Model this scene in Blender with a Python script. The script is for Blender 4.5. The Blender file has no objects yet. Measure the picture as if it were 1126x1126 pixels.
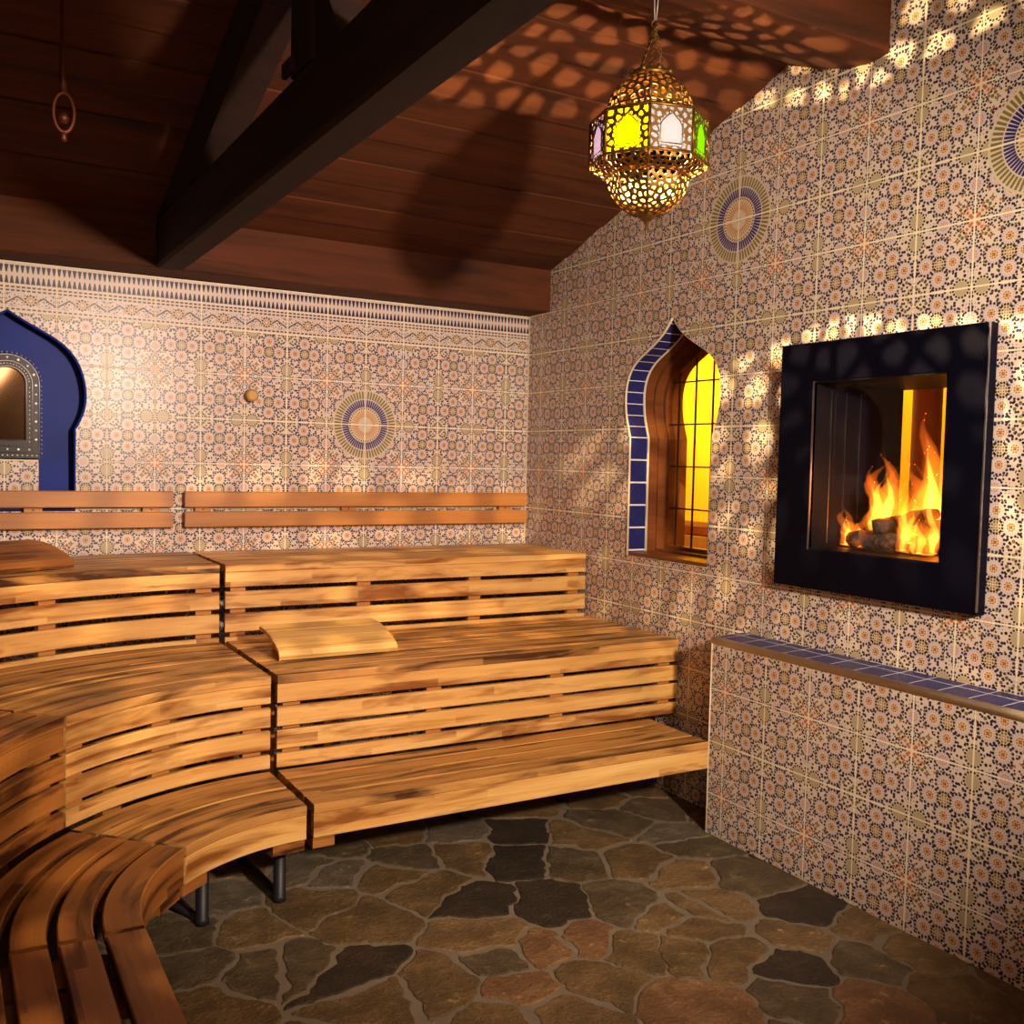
import bpy, bmesh, math, random
from mathutils import Vector, Matrix
from mathutils.geometry import tessellate_polygon
PI = math.pi
random.seed(7)
sc = bpy.context.scene
COL = sc.collection

# ------------------------------------------------------------------ node helpers
class G:
    """small expression helper for shader nodes"""
    def __init__(s, name):
        s.m = bpy.data.materials.new(name); s.m.use_nodes = True
        s.t = s.m.node_tree; s.t.nodes.clear()
        s.out = s.t.nodes.new('ShaderNodeOutputMaterial')
    def n(s, typ, **kw):
        nd = s.t.nodes.new(typ)
        for k, v in kw.items(): setattr(nd, k, v)
        return nd
    def put(s, sock, v):
        if isinstance(v, V): s.t.links.new(v.s, sock)
        elif hasattr(v, 'is_output'): s.t.links.new(v, sock)
        else:
            if sock.type == 'RGBA' and len(v) == 3: v = (*v, 1)
            sock.default_value = v
    def math(s, op, a, b=None, c=None, clamp=False):
        nd = s.n('ShaderNodeMath', operation=op, use_clamp=clamp)
        s.put(nd.inputs[0], a)
        if b is not None: s.put(nd.inputs[1], b)
        if c is not None: s.put(nd.inputs[2], c)
        return V(s, nd.outputs[0])
    def mix(s, f, a, b):
        nd = s.n('ShaderNodeMix', data_type='RGBA')
        s.put(nd.inputs[0], f); s.put(nd.inputs[6], a); s.put(nd.inputs[7], b)
        return V(s, nd.outputs[2])
    def uv(s):
        tc = s.n('ShaderNodeTexCoord'); sp = s.n('ShaderNodeSeparateXYZ')
        s.t.links.new(tc.outputs['UV'], sp.inputs[0])
        return V(s, sp.outputs[0]), V(s, sp.outputs[1]), tc.outputs['UV']
    def obj(s):
        return s.n('ShaderNodeTexCoord').outputs['Object']
    def comb(s, x, y, z=0.0):
        nd = s.n('ShaderNodeCombineXYZ')
        for i, v in enumerate((x, y, z)): s.put(nd.inputs[i], v)
        return V(s, nd.outputs[0])
    def noise(s, vec, scale, detail=2.0, rough=.5, dist=0.0, out=0):
        nd = s.n('ShaderNodeTexNoise')
        s.put(nd.inputs['Vector'], vec); nd.inputs['Scale'].default_value = scale
        nd.inputs['Detail'].default_value = detail; nd.inputs['Roughness'].default_value = rough
        nd.inputs['Distortion'].default_value = dist
        return V(s, nd.outputs[out])
    def ramp(s, f, stops, interp='LINEAR'):
        nd = s.n('ShaderNodeValToRGB'); s.put(nd.inputs[0], f)
        cr = nd.color_ramp; cr.interpolation = interp
        while len(cr.elements) < len(stops): cr.elements.new(1)
        for e, (p, c) in zip(cr.elements, stops):
            e.position = p; e.color = (*c, 1) if len(c) == 3 else c
        return V(s, nd.outputs[0])
    def bump(s, h, strength, dist):
        nd = s.n('ShaderNodeBump'); s.put(nd.inputs['Height'], h)
        nd.inputs['Strength'].default_value = strength; nd.inputs['Distance'].default_value = dist
        return nd.outputs[0]
    def bsdf(s, col, rough=.5, metal=0.0, normal=None, **kw):
        b = s.n('ShaderNodeBsdfPrincipled')
        s.put(b.inputs['Base Color'], col); s.put(b.inputs['Roughness'], rough)
        s.put(b.inputs['Metallic'], metal)
        if normal is not None: s.put(b.inputs['Normal'], normal)
        for k, v in kw.items(): s.put(b.inputs[k.replace('_', ' ')], v)
        s.t.links.new(b.outputs[0], s.out.inputs[0])
        return b
class V:
    def __init__(s, g, so): s.g = g; s.s = so
    def __add__(s, o): return s.g.math('ADD', s, o)
    __radd__ = __add__
    def __sub__(s, o): return s.g.math('SUBTRACT', s, o)
    def __rsub__(s, o): return s.g.math('SUBTRACT', o, s)
    def __mul__(s, o): return s.g.math('MULTIPLY', s, o)
    __rmul__ = __mul__
    def __truediv__(s, o): return s.g.math('DIVIDE', s, o)
    def abs(s): return s.g.math('ABSOLUTE', s)
    def max(s, o): return s.g.math('MAXIMUM', s, o)
    def min(s, o): return s.g.math('MINIMUM', s, o)
    def pp(s, k=1.0): return s.g.math('PINGPONG', s, k)
    def lt(s, o): return s.g.math('LESS_THAN', s, o)
    def gt(s, o): return s.g.math('GREATER_THAN', s, o)
    def mod(s, k): return s.g.math('FLOORED_MODULO', s, k)
    def floor(s): return s.g.math('FLOOR', s)
    def inv(s): return s.g.math('SUBTRACT', 1.0, s)
def hyp(x, y): return x.g.math('SQRT', x.g.math('MULTIPLY_ADD', x, x, y * y))

# ------------------------------------------------------------------ materials
def plain(name, col, rough=.5, metal=0.0, noise=0.0, nscale=30, **kw):
    g = G(name)
    if noise:
        f = g.noise(g.obj(), nscale, 3)
        c = g.mix(f, tuple(x * (1 - noise) for x in col), tuple(min(1, x * (1 + noise)) for x in col))
        g.bsdf(c, rough, metal, normal=g.bump(f, .15, .002), **kw)
    else: g.bsdf(col, rough, metal, **kw)
    return g.m

GROUT = (.86, .73, .54)
LAV = (.66, .53, .51); CRM = (.74, .59, .47); TAN = (.46, .36, .24)
NAVY = (.022, .018, .055); BLK = (.030, .016, .016); ORG = (.52, .16, .04); OLV = (.16, .13, .045)

def tile_mat(name, medallions=()):
    g = G(name)
    u, v, uvs = g.uv()
    a = u.pp(); b = v.pp()
    m = a.max(b); n = a.min(b)
    col = g.mix(g.noise(uvs, 3.0, 1), LAV, CRM)
    rA = hyp(a, b); rB = hyp(1.0 - a, 1.0 - b)
    # field of small mosaic stones
    vo = g.n('ShaderNodeTexVoronoi', feature='F1'); g.put(vo.inputs['Vector'], g.comb(m, n)); 
    vo.inputs['Scale'].default_value = 19.0; vo.inputs['Randomness'].default_value = .66
    d = V(g, vo.outputs['Distance'])
    sp = g.n('ShaderNodeSeparateXYZ'); g.t.links.new(vo.outputs['Color'], sp.inputs[0])
    r1 = V(g, sp.outputs[0]); r2 = V(g, sp.outputs[1])
    nearA = rA.lt(.40)
    stone = g.mix(r1.gt(.55), NAVY, BLK)
    stone = g.mix(r1.gt(nearA * -.45 + .90), stone, ORG)
    stone = g.mix(r2.gt(.88), stone, OLV)
    col = g.mix(d.lt(r2 * .11 + .425), col, stone)
    def disc(col, r, rad, c): return g.mix(r.lt(rad), col, c)
    def ring(col, dx, dy, r, R, cnt, rad, c, rot=0.0, sq=1.0):
        ang = g.math('ARCTAN2', dy, dx)
        step = 2 * PI / cnt
        k = (ang + (rot + 20 * step)).mod(step) - step / 2
        s = k * r
        t = (r - R) * sq
        return g.mix(hyp(s, t).lt(rad), col, c)
    # star field near the orange corner
    col = g.mix((rA.lt(.13)) * (rA.gt(.045)) * ((a - b).abs().lt(.03)), col, ORG)
    # rings on the tile edges
    dx = m - .255; r = hyp(dx, n)
    col = disc(col, r, .10, (.66, .56, .50)); col = ring(col, dx, n, r, .055, 8, .017, NAVY)
    col = ring(col, dx, n, r, .100, 12, .016, BLK)
    dx = m - .52; r = hyp(dx, n)
    col = disc(col, r, .125, (.60, .49, .50)); col = ring(col, dx, n, r, .062, 10, .012, ORG)
    col = ring(col, dx, n, r, .028, 6, .012, (.55, .25, .14)); col = ring(col, dx, n, r, .135, 15, .020, NAVY)
    # dodecagon
    dx = m - 1.0; dy = n - .175; r = hyp(dx, dy)
    col = disc(col, r, .165, (.66, .54, .42)); col = ring(col, dx, dy, r, .135, 16, .019, BLK)
    col = disc(col, r, .112, TAN)
    # rings near the green corner
    col = ring(col, 1.0 - a, 1.0 - b, rB, .13, 12, .022, (.33, .27, .08)); col = ring(col, 1.0 - a, 1.0 - b, rB, .20, 18, .02, BLK)
    # four rosettes round a centre, folded
    p = (a - .57).abs(); q = (b - .57).abs(); P = p.max(q); Q = p.min(q)
    dx = P - .235; r = hyp(dx, Q)
    col = disc(col, r, .158, (.58, .45, .42))
    col = ring(col, dx, Q, r, .147, 15, .021, NAVY)
    col = disc(col, r, .118, (.70, .58, .56))
    col = ring(col, dx, Q, r, .10, 18, .010, (.50, .38, .40), sq=.5)
    col = disc(col, r, .072, (.68, .46, .28))
    col = ring(col, dx, Q, r, .052, 8, .0125, (.42, .10, .025)); col = ring(col, dx, Q, r, .018, 4, .012, (.20, .05, .02))
    r = hyp(P, Q)
    col = disc(col, r, .125, (.66, .52, .38)); col = ring(col, P, Q, r, .106, 14, .020, BLK)
    col = ring(col, P, Q, r, .064, 8, .017, OLV); col = ring(col, P, Q, r, .028, 5, .010, (.40, .14, .04))
    # large medallions printed over four tiles
    for cu, cv in medallions:
        dx = u - cu; dy = v - cv; r = hyp(dx, dy)
        ang = g.math('ARCTAN2', dy, dx)
        def bars(n_, off=0.0): return ((ang + (off + 10 * PI)).mod(2 * PI / n_) - PI / n_).abs() * r
        inside = r.lt(.84)
        mc = g.mix(r.gt(.0), (.62, .50, .38), (.64, .52, .40))
        w = bars(62)
        mc = g.mix((r.gt(.625)) * (r.lt(.80)) * w.lt(.021), mc, (.20, .155, .05))
        mc = g.mix((r.gt(.615)).inv(), mc, (.60, .50, .52))
        mc = g.mix((r.gt(.43)) * (r.lt(.60)) * w.lt(.019), mc, (.03, .018, .12))
        mc = g.mix(r.lt(.415), mc, (.68, .54, .36))
        mc = g.mix((r.gt(.375)) * (r.lt(.41)) * bars(40).lt(.014), mc, BLK)
        mc = g.mix((r.gt(.19)) * (r.lt(.355)) * bars(40, .07).lt(.0095), mc, (.46, .15, .04))
        mc = g.mix(r.lt(.18), mc, (.66, .46, .34))
        mc = g.mix((dx.abs() + dy.abs()).lt(.20), mc, (.62, .52, .44))
        mc = g.mix(r.lt(.05), mc, (.35, .36, .30))
        col = g.mix(inside, col, mc)
    # joints, unevenly filled
    jw = g.noise(uvs, .9, 1) * .018 + .005
    edge = a.min(1.0 - a).min(b.min(1.0 - b))
    gm = edge.lt(jw)
    col = g.mix(gm, col, GROUT)
    rough = gm * .4 + .30
    g.bsdf(col, rough, normal=g.bump(gm.inv(), .25, .002), Specular_IOR_Level=.3)
    return g.m

def border_mat():
    g = G('glazed_border_tile')
    u, v, uvs = g.uv()
    w = v.mod(1.0); f = u.mod(1.0)
    col = g.mix(g.noise(uvs, 3.0, 1), (.62, .51, .52), CRM)
    # teeth, two rows
    t = (u * 10.0).mod(1.0) - .5
    up = ((w - .56) / .15); dn = ((.93 - w) / .15)
    for q in (up, dn):
        col = g.mix((q.gt(0.0)) * (q.lt(1.0)) * (t.abs().lt(q * -.30 + .42)), col, NAVY)
    # dashes
    t2 = ((u * 10.0).mod(1.0)).lt(.66)
    for z in (.05, .42, .49):
        col = g.mix(((w - z).abs().lt(.016)) * t2, col, BLK)
    # lattice and rosettes
    zig = ((f * 4.0).pp(1.0) * .16 + .14 - w).abs()
    vo = g.n('ShaderNodeTexVoronoi', feature='F1'); g.put(vo.inputs['Vector'], g.comb(f.pp(.5), w)); vo.inputs['Scale'].default_value = 22
    vo.inputs['Randomness'].default_value = .5
    band = (w.gt(.10)) * (w.lt(.37))
    col = g.mix(band * zig.lt(.016), col, NAVY)
    col = g.mix(band * V(g, vo.outputs['Distance']).lt(.37), col, g.mix((f - .5).abs().gt(.22), (.30, .13, .05), NAVY))
    dx = f - .5; dy = w - .235; r = hyp(dx, dy)
    col = g.mix(r.lt(.13), col, (.64, .52, .40))
    ang = g.math('ARCTAN2', dy, dx); k = ((ang + 10 * PI).mod(PI / 5) - PI / 10) * r
    col = g.mix(hyp(k, r - .10).lt(.022), col, BLK); col = g.mix(hyp(k, r - .05).lt(.014), col, ORG)
    gm = f.min(1.0 - f).lt(.014).max((w - .53).abs().lt(.008)).max(w.gt(.975)).max(w.lt(.012))
    col = g.mix(gm, col, GROUT)
    g.bsdf(col, gm * .4 + .3, Specular_IOR_Level=.3)
    return g.m

def wood_mat(name, light, mid, dark, stain=.5, rough=.42, scale=1.0, stave=True):
    """grain runs along U (metres)"""
    g = G(name)
    u, v, uvs = g.uv()
    n1 = g.noise(g.comb(u * (1.3 * scale), v * (26 * scale)), 1.0, 3, .6, .5)
    n2 = g.noise(g.comb(u * (5 * scale), v * (140 * scale)), 1.0, 2, .6)
    n3 = g.noise(g.comb(u * (1.9 * scale) + 31.0, v * (12 * scale) + 7.0), 1.0, 4, .60, .5)
    col = g.mix(g.math('MULTIPLY_ADD', n1, 1.8, -.4, clamp=True), light, mid)
    if stave:
        wn = g.n('ShaderNodeTexWhiteNoise', noise_dimensions='2D')
        g.put(wn.inputs[0], g.comb((u * 1.9 + (v / .031).floor() * .37).floor(), (v / .031).floor()))
        k = V(g, wn.outputs[0])
        col = g.mix(k * .42, col, mid)
        # ragged dark stains, strongest on some staves
        st = g.math('MULTIPLY_ADD', n3 + k * .14, 6.0, -6.0 * (.61 - .055 * stain) , clamp=True)
    else:
        st = g.math('MULTIPLY_ADD', n3, 4.0, -2.1, clamp=True)
    n4 = g.noise(g.comb(u * (1.1 * scale) + 5.0, v * (7 * scale) + 3.0), 1.0, 3, .55, .4)
    col = g.mix(g.math('MULTIPLY_ADD', n4, 5.0, -2.75, clamp=True) * (.75 * stain), col, g.mix(.40, mid, dark))
    col = g.mix(st * stain, col, dark)
    col = g.mix(g.math('MULTIPLY_ADD', n2, 2.4, -1.1, clamp=True) * .40, col, g.mix(.5, mid, dark))
    g.bsdf(col, rough, normal=g.bump(n2 + n1 * .5, .22, .0015), Specular_IOR_Level=.35)
    return g.m

M = {}
M['tile'] = tile_mat('glazed_mosaic_tile')
M['tile_back'] = tile_mat('glazed_mosaic_tile_medallion', [(5.0, 1.0)])
M['tile_right'] = tile_mat('glazed_mosaic_tile_medallions', [(7.0, 5.0), (13.0, 5.0)])
M['border'] = border_mat()
M['bench'] = wood_mat('sauna_wood', (.80, .52, .20), (.58, .265, .065), (.20, .055, .010), .95)
M['bench2'] = wood_mat('sauna_wood_reddish_dimmed', (.42, .175, .042), (.27, .088, .020), (.045, .012, .004), 1.0)  # redder wood; the left benches' weaker light is put into its colour
M['bench_top'] = wood_mat('sauna_wood_worn', (.66, .37, .12), (.44, .18, .046), (.050, .015, .006), 1.0)
M['rail'] = wood_mat('backrest_wood', (.50, .215, .062), (.38, .145, .04), (.24, .08, .022), .3, stave=False)
M['rest'] = wood_mat('headrest_wood', (.74, .48, .17), (.58, .31, .085), (.26, .09, .02), .5)
M['ceil'] = wood_mat('dark_stained_ceiling_wood', (.125, .030, .006), (.060, .0145, .0035), (.009, .003, .002), .9, .8, .7, stave=False)
M['beam'] = wood_mat('dark_beam_wood', (.034, .012, .008), (.017, .006, .0045), (.006, .003, .003), .8, .9, .6, stave=False)
M['frame_wood'] = wood_mat('window_frame_wood', (.20, .065, .02), (.13, .038, .012), (.05, .014, .006), .6, .35, stave=False)
M['black'] = plain('black_steel', (.0028, .0028, .0085), .42, 0.0, .2, 60, Specular_IOR_Level=.05)
M['edge'] = plain('polished_steel_edge', (.30, .32, .42), .3, 1.0)
M['dark_metal'] = plain('leg_steel', (.014, .012, .020), .5, .2)
M['white_trim'] = plain('white_glazed_trim', (.78, .67, .50), .3)
M['lead'] = plain('lead_bar', (.03, .02, .012), .6)
M['navy_niche'] = plain('cobalt_glaze', (.003, .020, .22), .45, 0.0, .45, 7, Specular_IOR_Level=.12)
M['mortar'] = plain('mortar', (.18, .14, .102), .95, 0, .3, 14)
M['void'] = plain('firebox_steel', (.005, .004, .007), .5, .0, Specular_IOR_Level=.12)
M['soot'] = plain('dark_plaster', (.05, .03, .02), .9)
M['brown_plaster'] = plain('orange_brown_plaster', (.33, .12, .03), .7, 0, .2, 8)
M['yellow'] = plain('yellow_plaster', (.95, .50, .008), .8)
M['peg'] = wood_mat('peg_wood', (.60, .33, .10), (.48, .24, .07), (.3, .1, .03), .3, stave=False)

def blue_tile_mat(name, jw=.03, base=(.008, .010, .075)):
    g = G(name); u, v, uvs = g.uv()
    a = u.mod(1.0); b = v.mod(1.0)
    e = a.min(1.0 - a).min(b.min(1.0 - b)); gm = e.lt(jw)
    nz = g.noise(g.comb(u * 9.0, v * 2.0), 1.5, 3)
    col = g.mix(nz, base, tuple(x * 2.6 + .01 for x in base))
    g.bsdf(g.mix(gm, col, (.74, .70, .78)), gm * .3 + .32, normal=g.bump(gm.inv(), .3, .002), Specular_IOR_Level=.18)
    return g.m
M['blue'] = blue_tile_mat('cobalt_tile', .035)
M['blue_ledge'] = blue_tile_mat('cobalt_ledge_tile', .02)

def stone_mat(name, c1, c2, c3, speck=.5):
    g = G(name); o = g.obj()
    n = g.noise(o, 6.5, 6, .7, .3); n2 = g.noise(o, 80, 4, .75); n3 = g.noise(o, 17, 5, .72, .3)
    col = g.ramp(n, [(.34, tuple(x * .6 for x in c1)), (.46, c1), (.54, c2), (.66, c3)])
    col = g.mix(g.math('MULTIPLY_ADD', n3, 6.0, -3.3, clamp=True).inv() * .55, col, tuple(x * .38 for x in c2))
    col = g.mix(g.math('MULTIPLY_ADD', n2, 3.2, -1.3, clamp=True) * speck, col, tuple(x * .28 for x in c1))
    col = g.mix(g.math('MULTIPLY_ADD', n3, 5.0, -3.1, clamp=True) * .6, col, tuple(min(1, x * 2.3) for x in c3))
    g.bsdf(col, .62, normal=g.bump(n * .6 + n3 * .7 + n2 * .5, 1.0, .014))
    return g.m
ST = {
 'G': stone_mat('grey_green_flagstone', (.115, .078, .042), (.185, .13, .072), (.29, .21, .12)),
 'L': stone_mat('grey_flagstone', (.17, .13, .09), (.24, .185, .13), (.32, .25, .18)),
 'B': stone_mat('brown_flagstone', (.17, .10, .040), (.26, .155, .062), (.37, .22, .09)),
 'T': stone_mat('tan_flagstone', (.22, .13, .055), (.33, .20, .085), (.45, .28, .13)),
 'O': stone_mat('rust_flagstone', (.26, .12, .052), (.38, .19, .085), (.48, .27, .13)),
 'D': stone_mat('dark_flagstone', (.038, .024, .015), (.060, .038, .023), (.095, .060, .036)),
}

# ------------------------------------------------------------------ mesh helpers
class MB:
    def __init__(s): s.v = []; s.f = []; s.uv = []; s.mi = []; s.sm = []
    def face(s, pts, uvs=None, mi=0, smooth=False):
        b = len(s.v); s.v += [tuple(p) for p in pts]
        s.f.append(list(range(b, b + len(pts)))); s.uv.append(uvs or [(p[0], p[1]) for p in pts]); s.mi.append(mi); s.sm.append(smooth)
    def grid(s, rows, uvf=None, mi=0, closed=False, smooth=True, flip=False):
        """rows: list of rings (lists of points)"""
        b = len(s.v); R = len(rows); K = len(rows[0])
        for r in rows: s.v += [tuple(p) for p in r]
        for i in range(R - 1):
            for j in range(K if closed else K - 1):
                j2 = (j + 1) % K
                q = [b + i * K + j, b + i * K + j2, b + (i + 1) * K + j2, b + (i + 1) * K + j]
                jj = j + 1
                w = [(i, j), (i, jj), (i + 1, jj), (i + 1, j)]
                uv = [uvf(*x) if uvf else (x[0] * .1, x[1] * .1) for x in w]
                if flip: q.reverse(); uv.reverse()
                s.f.append(q); s.uv.append(uv); s.mi.append(mi); s.sm.append(smooth)
    def box(s, x0, x1, y0, y1, z0, z1, mi=0, ax=0, off=None, bev=0.0, mat=None):
        """chamfered box, grain along axis ax"""
        if off is None: off = (random.random() * 9, random.random() * 9)
        lo = (min(x0, x1), min(y0, y1), min(z0, z1)); hi = (max(x0, x1), max(y0, y1), max(z0, z1))
        o = [i for i in range(3) if i != ax]
        def P(l, p, q):
            c = [0, 0, 0]; c[ax] = l; c[o[0]] = p; c[o[1]] = q
            return tuple(mat @ Vector(c)) if mat else tuple(c)
        b = bev; p0, p1, q0, q1 = lo[o[0]], hi[o[0]], lo[o[1]], hi[o[1]]
        prof = [(p0 + b, q0), (p1 - b, q0), (p1, q0 + b), (p1, q1 - b), (p1 - b, q1), (p0 + b, q1), (p0, q1 - b), (p0, q0 + b)] if b else [(p0, q0), (p1, q0), (p1, q1), (p0, q1)]
        cum = [0]
        for i in range(len(prof)):
            a_, b_ = prof[i], prof[(i + 1) % len(prof)]; cum.append(cum[-1] + math.hypot(a_[0] - b_[0], a_[1] - b_[1]))
        flip = (ax == 1)
        s.grid([[P(l, *pq) for pq in prof] for l in (lo[ax], hi[ax])],
               lambda i, j: (off[0] + (hi[ax] if i else lo[ax]), off[1] + cum[j]), mi, True, False, not flip)
        for k, l in enumerate((lo[ax], hi[ax])):
            pts = [P(l, *pq) for pq in prof]; uv = [(off[0] + .02 * pq[0], off[1] + pq[1] + pq[0]) for pq in prof]
            if (k == 0) != flip: pts.reverse(); uv.reverse()
            s.face(pts, uv, mi)
    def tube(s, pts, r, n=8, mi=0, closed=False, caps=True):
        pts = [Vector(p) for p in pts]; rows = []; N = len(pts)
        rr = r if isinstance(r, (list, tuple)) else [r] * N
        up = None
        for i, p in enumerate(pts):
            if closed: t = pts[(i + 1) % N] - pts[i - 1]
            else: t = pts[min(i + 1, N - 1)] - pts[max(i - 1, 0)]
            t.normalize()
            if up is None: up = Vector((0, 0, 1)) if abs(t.z) < .9 else Vector((1, 0, 0))
            x = up.cross(t); 
            if x.length < 1e-6: x = Vector((1, 0, 0)).cross(t)
            x.normalize(); y = t.cross(x); up = y
            rows.append([p + (x * math.cos(a) + y * math.sin(a)) * rr[i] for a in [2 * PI * k / n for k in range(n)]])
        if closed: rows.append(rows[0])
        s.grid(rows, lambda i, j: (i * .05, j * .01), mi, True)
        if caps and not closed:
            s.face(list(reversed(rows[0])), None, mi); s.face(rows[-1], None, mi)
    def lathe(s, prof, c=(0, 0), n=20, mi=0, caps=True, rot=0, smooth=True):
        rows = [[(c[0] + r * math.cos(rot + 2 * PI * k / n), c[1] + r * math.sin(rot + 2 * PI * k / n), z) for k in range(n)] for r, z in prof]
        s.grid(rows, lambda i, j: (prof[i][1], j / n * .5), mi, True, smooth)
        if caps:
            s.face(list(reversed(rows[0])), None, mi); s.face(rows[-1], None, mi)
    def prism(s, poly, axis, a0, a1, mi=0, ax_uv=None, holes=(), caps=(True, True), off=None):
        """extrude a 2D polygon along an axis (x: poly is (y,z); y: poly is (x,z); z: poly is (x,y))"""
        if off is None: off = (random.random() * 5, random.random() * 5)
        def P(p, a): return {'x': (a, p[0], p[1]), 'y': (p[0], a, p[1]), 'z': (p[0], p[1], a)}[axis]
        for ring in [poly] + list(holes):
            K = len(ring)
            cum = [0]
            for i in range(K): cum.append(cum[-1] + (Vector(ring[i]) - Vector(ring[(i + 1) % K])).length)
            s.grid([[P(p, a) for p in ring] for a in (a0, a1)], lambda i, j: (off[0] + (a1 if i else a0), off[1] + cum[j]), mi, True, False)
        loops = [poly] + list(holes)
        flat = [p for l in loops for p in l]
        tris = tessellate_polygon([[Vector((p[0], p[1], 0)) for p in l] for l in loops])
        for a, on in ((a0, caps[0]), (a1, caps[1])):
            if on:
                for t in tris:
                    s.face([P(flat[i], a) for i in t], [(off[0] + flat[i][0], off[1] + flat[i][1]) for i in t], mi)
    def obj(s, name, mats, parent=None, merge=1e-5, bevel=0, solid=0, recalc=True):
        me = bpy.data.meshes.new(name); me.from_pydata(s.v, [], s.f)
        uvl = me.uv_layers.new(name='UVMap')
        flat = [c for f in s.uv for p in f for c in p]
        uvl.data.foreach_set('uv', flat)
        me.polygons.foreach_set('material_index', s.mi); me.polygons.foreach_set('use_smooth', s.sm)
        for m in (mats if isinstance(mats, (list, tuple)) else [mats]): me.materials.append(m)
        bm = bmesh.new(); bm.from_mesh(me)
        if merge: bmesh.ops.remove_doubles(bm, verts=bm.verts, dist=merge)
        if recalc: bmesh.ops.recalc_face_normals(bm, faces=bm.faces)
        bm.to_mesh(me); bm.free(); me.update()
        o = bpy.data.objects.new(name, me); COL.objects.link(o)
        if parent:
            o.parent = parent; top = parent
            if parent.type == 'EMPTY' and parent.rotation_euler.z == 0: o.matrix_parent_inverse = Matrix.Translation(-Vector(parent.location))
        if bevel:
            b = o.modifiers.new('bevel', 'BEVEL'); b.width = bevel; b.segments = 2; b.limit_method = 'ANGLE'
        if solid:
            b = o.modifiers.new('thickness', 'SOLIDIFY'); b.thickness = solid; b.offset = 0
        return o

def thing(name, label, cat, loc=(0, 0, 0), group=None):
    o = bpy.data.objects.new(name, None); COL.objects.link(o); o.location = loc; o.empty_display_size = .1
    o['label'] = label; o['category'] = cat
    if group: o['group'] = group
    return o
def tag(o, label, cat, group=None):
    o['label'] = label; o['category'] = cat
    if group: o['group'] = group
    return o
def struct(o, label=None):
    o['kind'] = 'structure'
    return o

# ------------------------------------------------------------------ room dimensions
XL, YF = -3.985, -5.6
SL = .314
RID = -2.9
def zc(y): return 2.307 + SL * (-y) if y > RID else 2.307 + SL * (-RID) - SL * (RID - y)
WT = .33
uvB = lambda x, y, z: ((-x - .1367) / .19383 + 1, z / .2 - 7.7722 + 1)
uvR = lambda x, y, z: ((-y - .12744) / .20455, z / .2 - 7.7722 + 1)

# ogee outlines -----------------------------------------------------------
def smooth(pts, it=2):
    for _ in range(it):
        q = [pts[0]]
        for a, b in zip(pts, pts[1:]):
            q += [(a[0] * .75 + b[0] * .25, a[1] * .75 + b[1] * .25), (a[0] * .25 + b[0] * .75, a[1] * .25 + b[1] * .75)]
        q.append(pts[-1]); pts = q
    return pts
# half outline, offset from centre line, from apex down to the kink
HALF = [(0, 2.018), (.045, 1.966), (.098, 1.928), (.163, 1.893), (.223, 1.862), (.266, 1.828), (.294, 1.788), (.310, 1.738), (.313, 1.68), (.306, 1.618), (.285, 1.552), (.272, 1.518)]
HALF = smooth(HALF, 1)
def ogee(cy, s=1.0, zb=.985, zc_=1.45, sw=None):
    """closed outline; s scales about (cy, zc_)"""
    h = [(o * s, zc_ + (z - zc_) * s) for o, z in HALF]
    wb = (.268 * s if sw is None else sw)
    right = h + [(wb, zb)]
    L = [(cy + o, z) for o, z in right]; Rr = [(cy - o, z) for o, z in right]
    return L + list(reversed(Rr))[:-1]
WC = -1.176   # window centre on the right wall
win_out = ogee(WC)
# niche on the back wall
nh = [(0, 1.956), (.03, 1.935), (.066, 1.914), (.122, 1.884), (.19, 1.845), (.238, 1.80), (.268, 1.748), (.286, 1.686), (.292, 1.622), (.284, 1.565), (.264, 1.515), (.249, 1.488)]
nh = smooth(nh, 1)
NC = -2.45
niche = [(NC + o, z) for o, z in nh] + [(NC + .249, 1.15)] ; niche = niche + [(NC - (p[0] - NC), p[1]) for p in reversed(niche)][:-1]

# fireplace
FY0, FY1, FZ0, FZ1 = -1.857, -2.680, .974, 1.838
OY0, OY1, OZ0, OZ1 = -2.012, -2.548, 1.112, 1.702

# ------------------------------------------------------------------ walls
def wall_poly(name, poly, holes, axis, pos, uvf, mats, back=None, border=None):
    mb = MB()
    loops = [poly] + holes
    flat = [p for l in loops for p in l]
    tris = tessellate_polygon([[Vector((p[0], p[1], 0)) for p in l] for l in loops])
    P = (lambda p, a: (a, p[0], p[1])) if axis == 'x' else (lambda p, a: (p[0], a, p[1]))
    for t in tris:
        pts = [P(flat[i], pos) for i in t]; mb.face(pts, [uvf(*p) for p in pts], 0)
    if back is not None:
        for t in tris:
            pts = [P(flat[i], back) for i in reversed(t)]; mb.face(pts, [uvf(*p) for p in pts], len(mats) - 1)
        for ring in loops:
            K = len(ring); mb.grid([[P(p, a) for p in ring] for a in (pos if K < 9 else .1005, back)], lambda i, j: (0.5, 0.5), len(mats) - 1, True, False)
    if border: border(mb)
    return struct(mb.obj(name, mats, recalc=back is not None))

# right wall
right_poly = [(.3, 0), (.3, zc(0) + .05), (RID, zc(RID) + .25), (YF - .1, zc(YF) + .25), (YF - .1, 0)]
hole_f = [(OY0, OZ0), (OY0, OZ1), (OY1, OZ1), (OY1, OZ0)]
wall_poly('wall_right', right_poly, [win_out, hole_f], 'x', 0.0, uvR, [M['tile_right'], M['brown_plaster']], back=WT)
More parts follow.
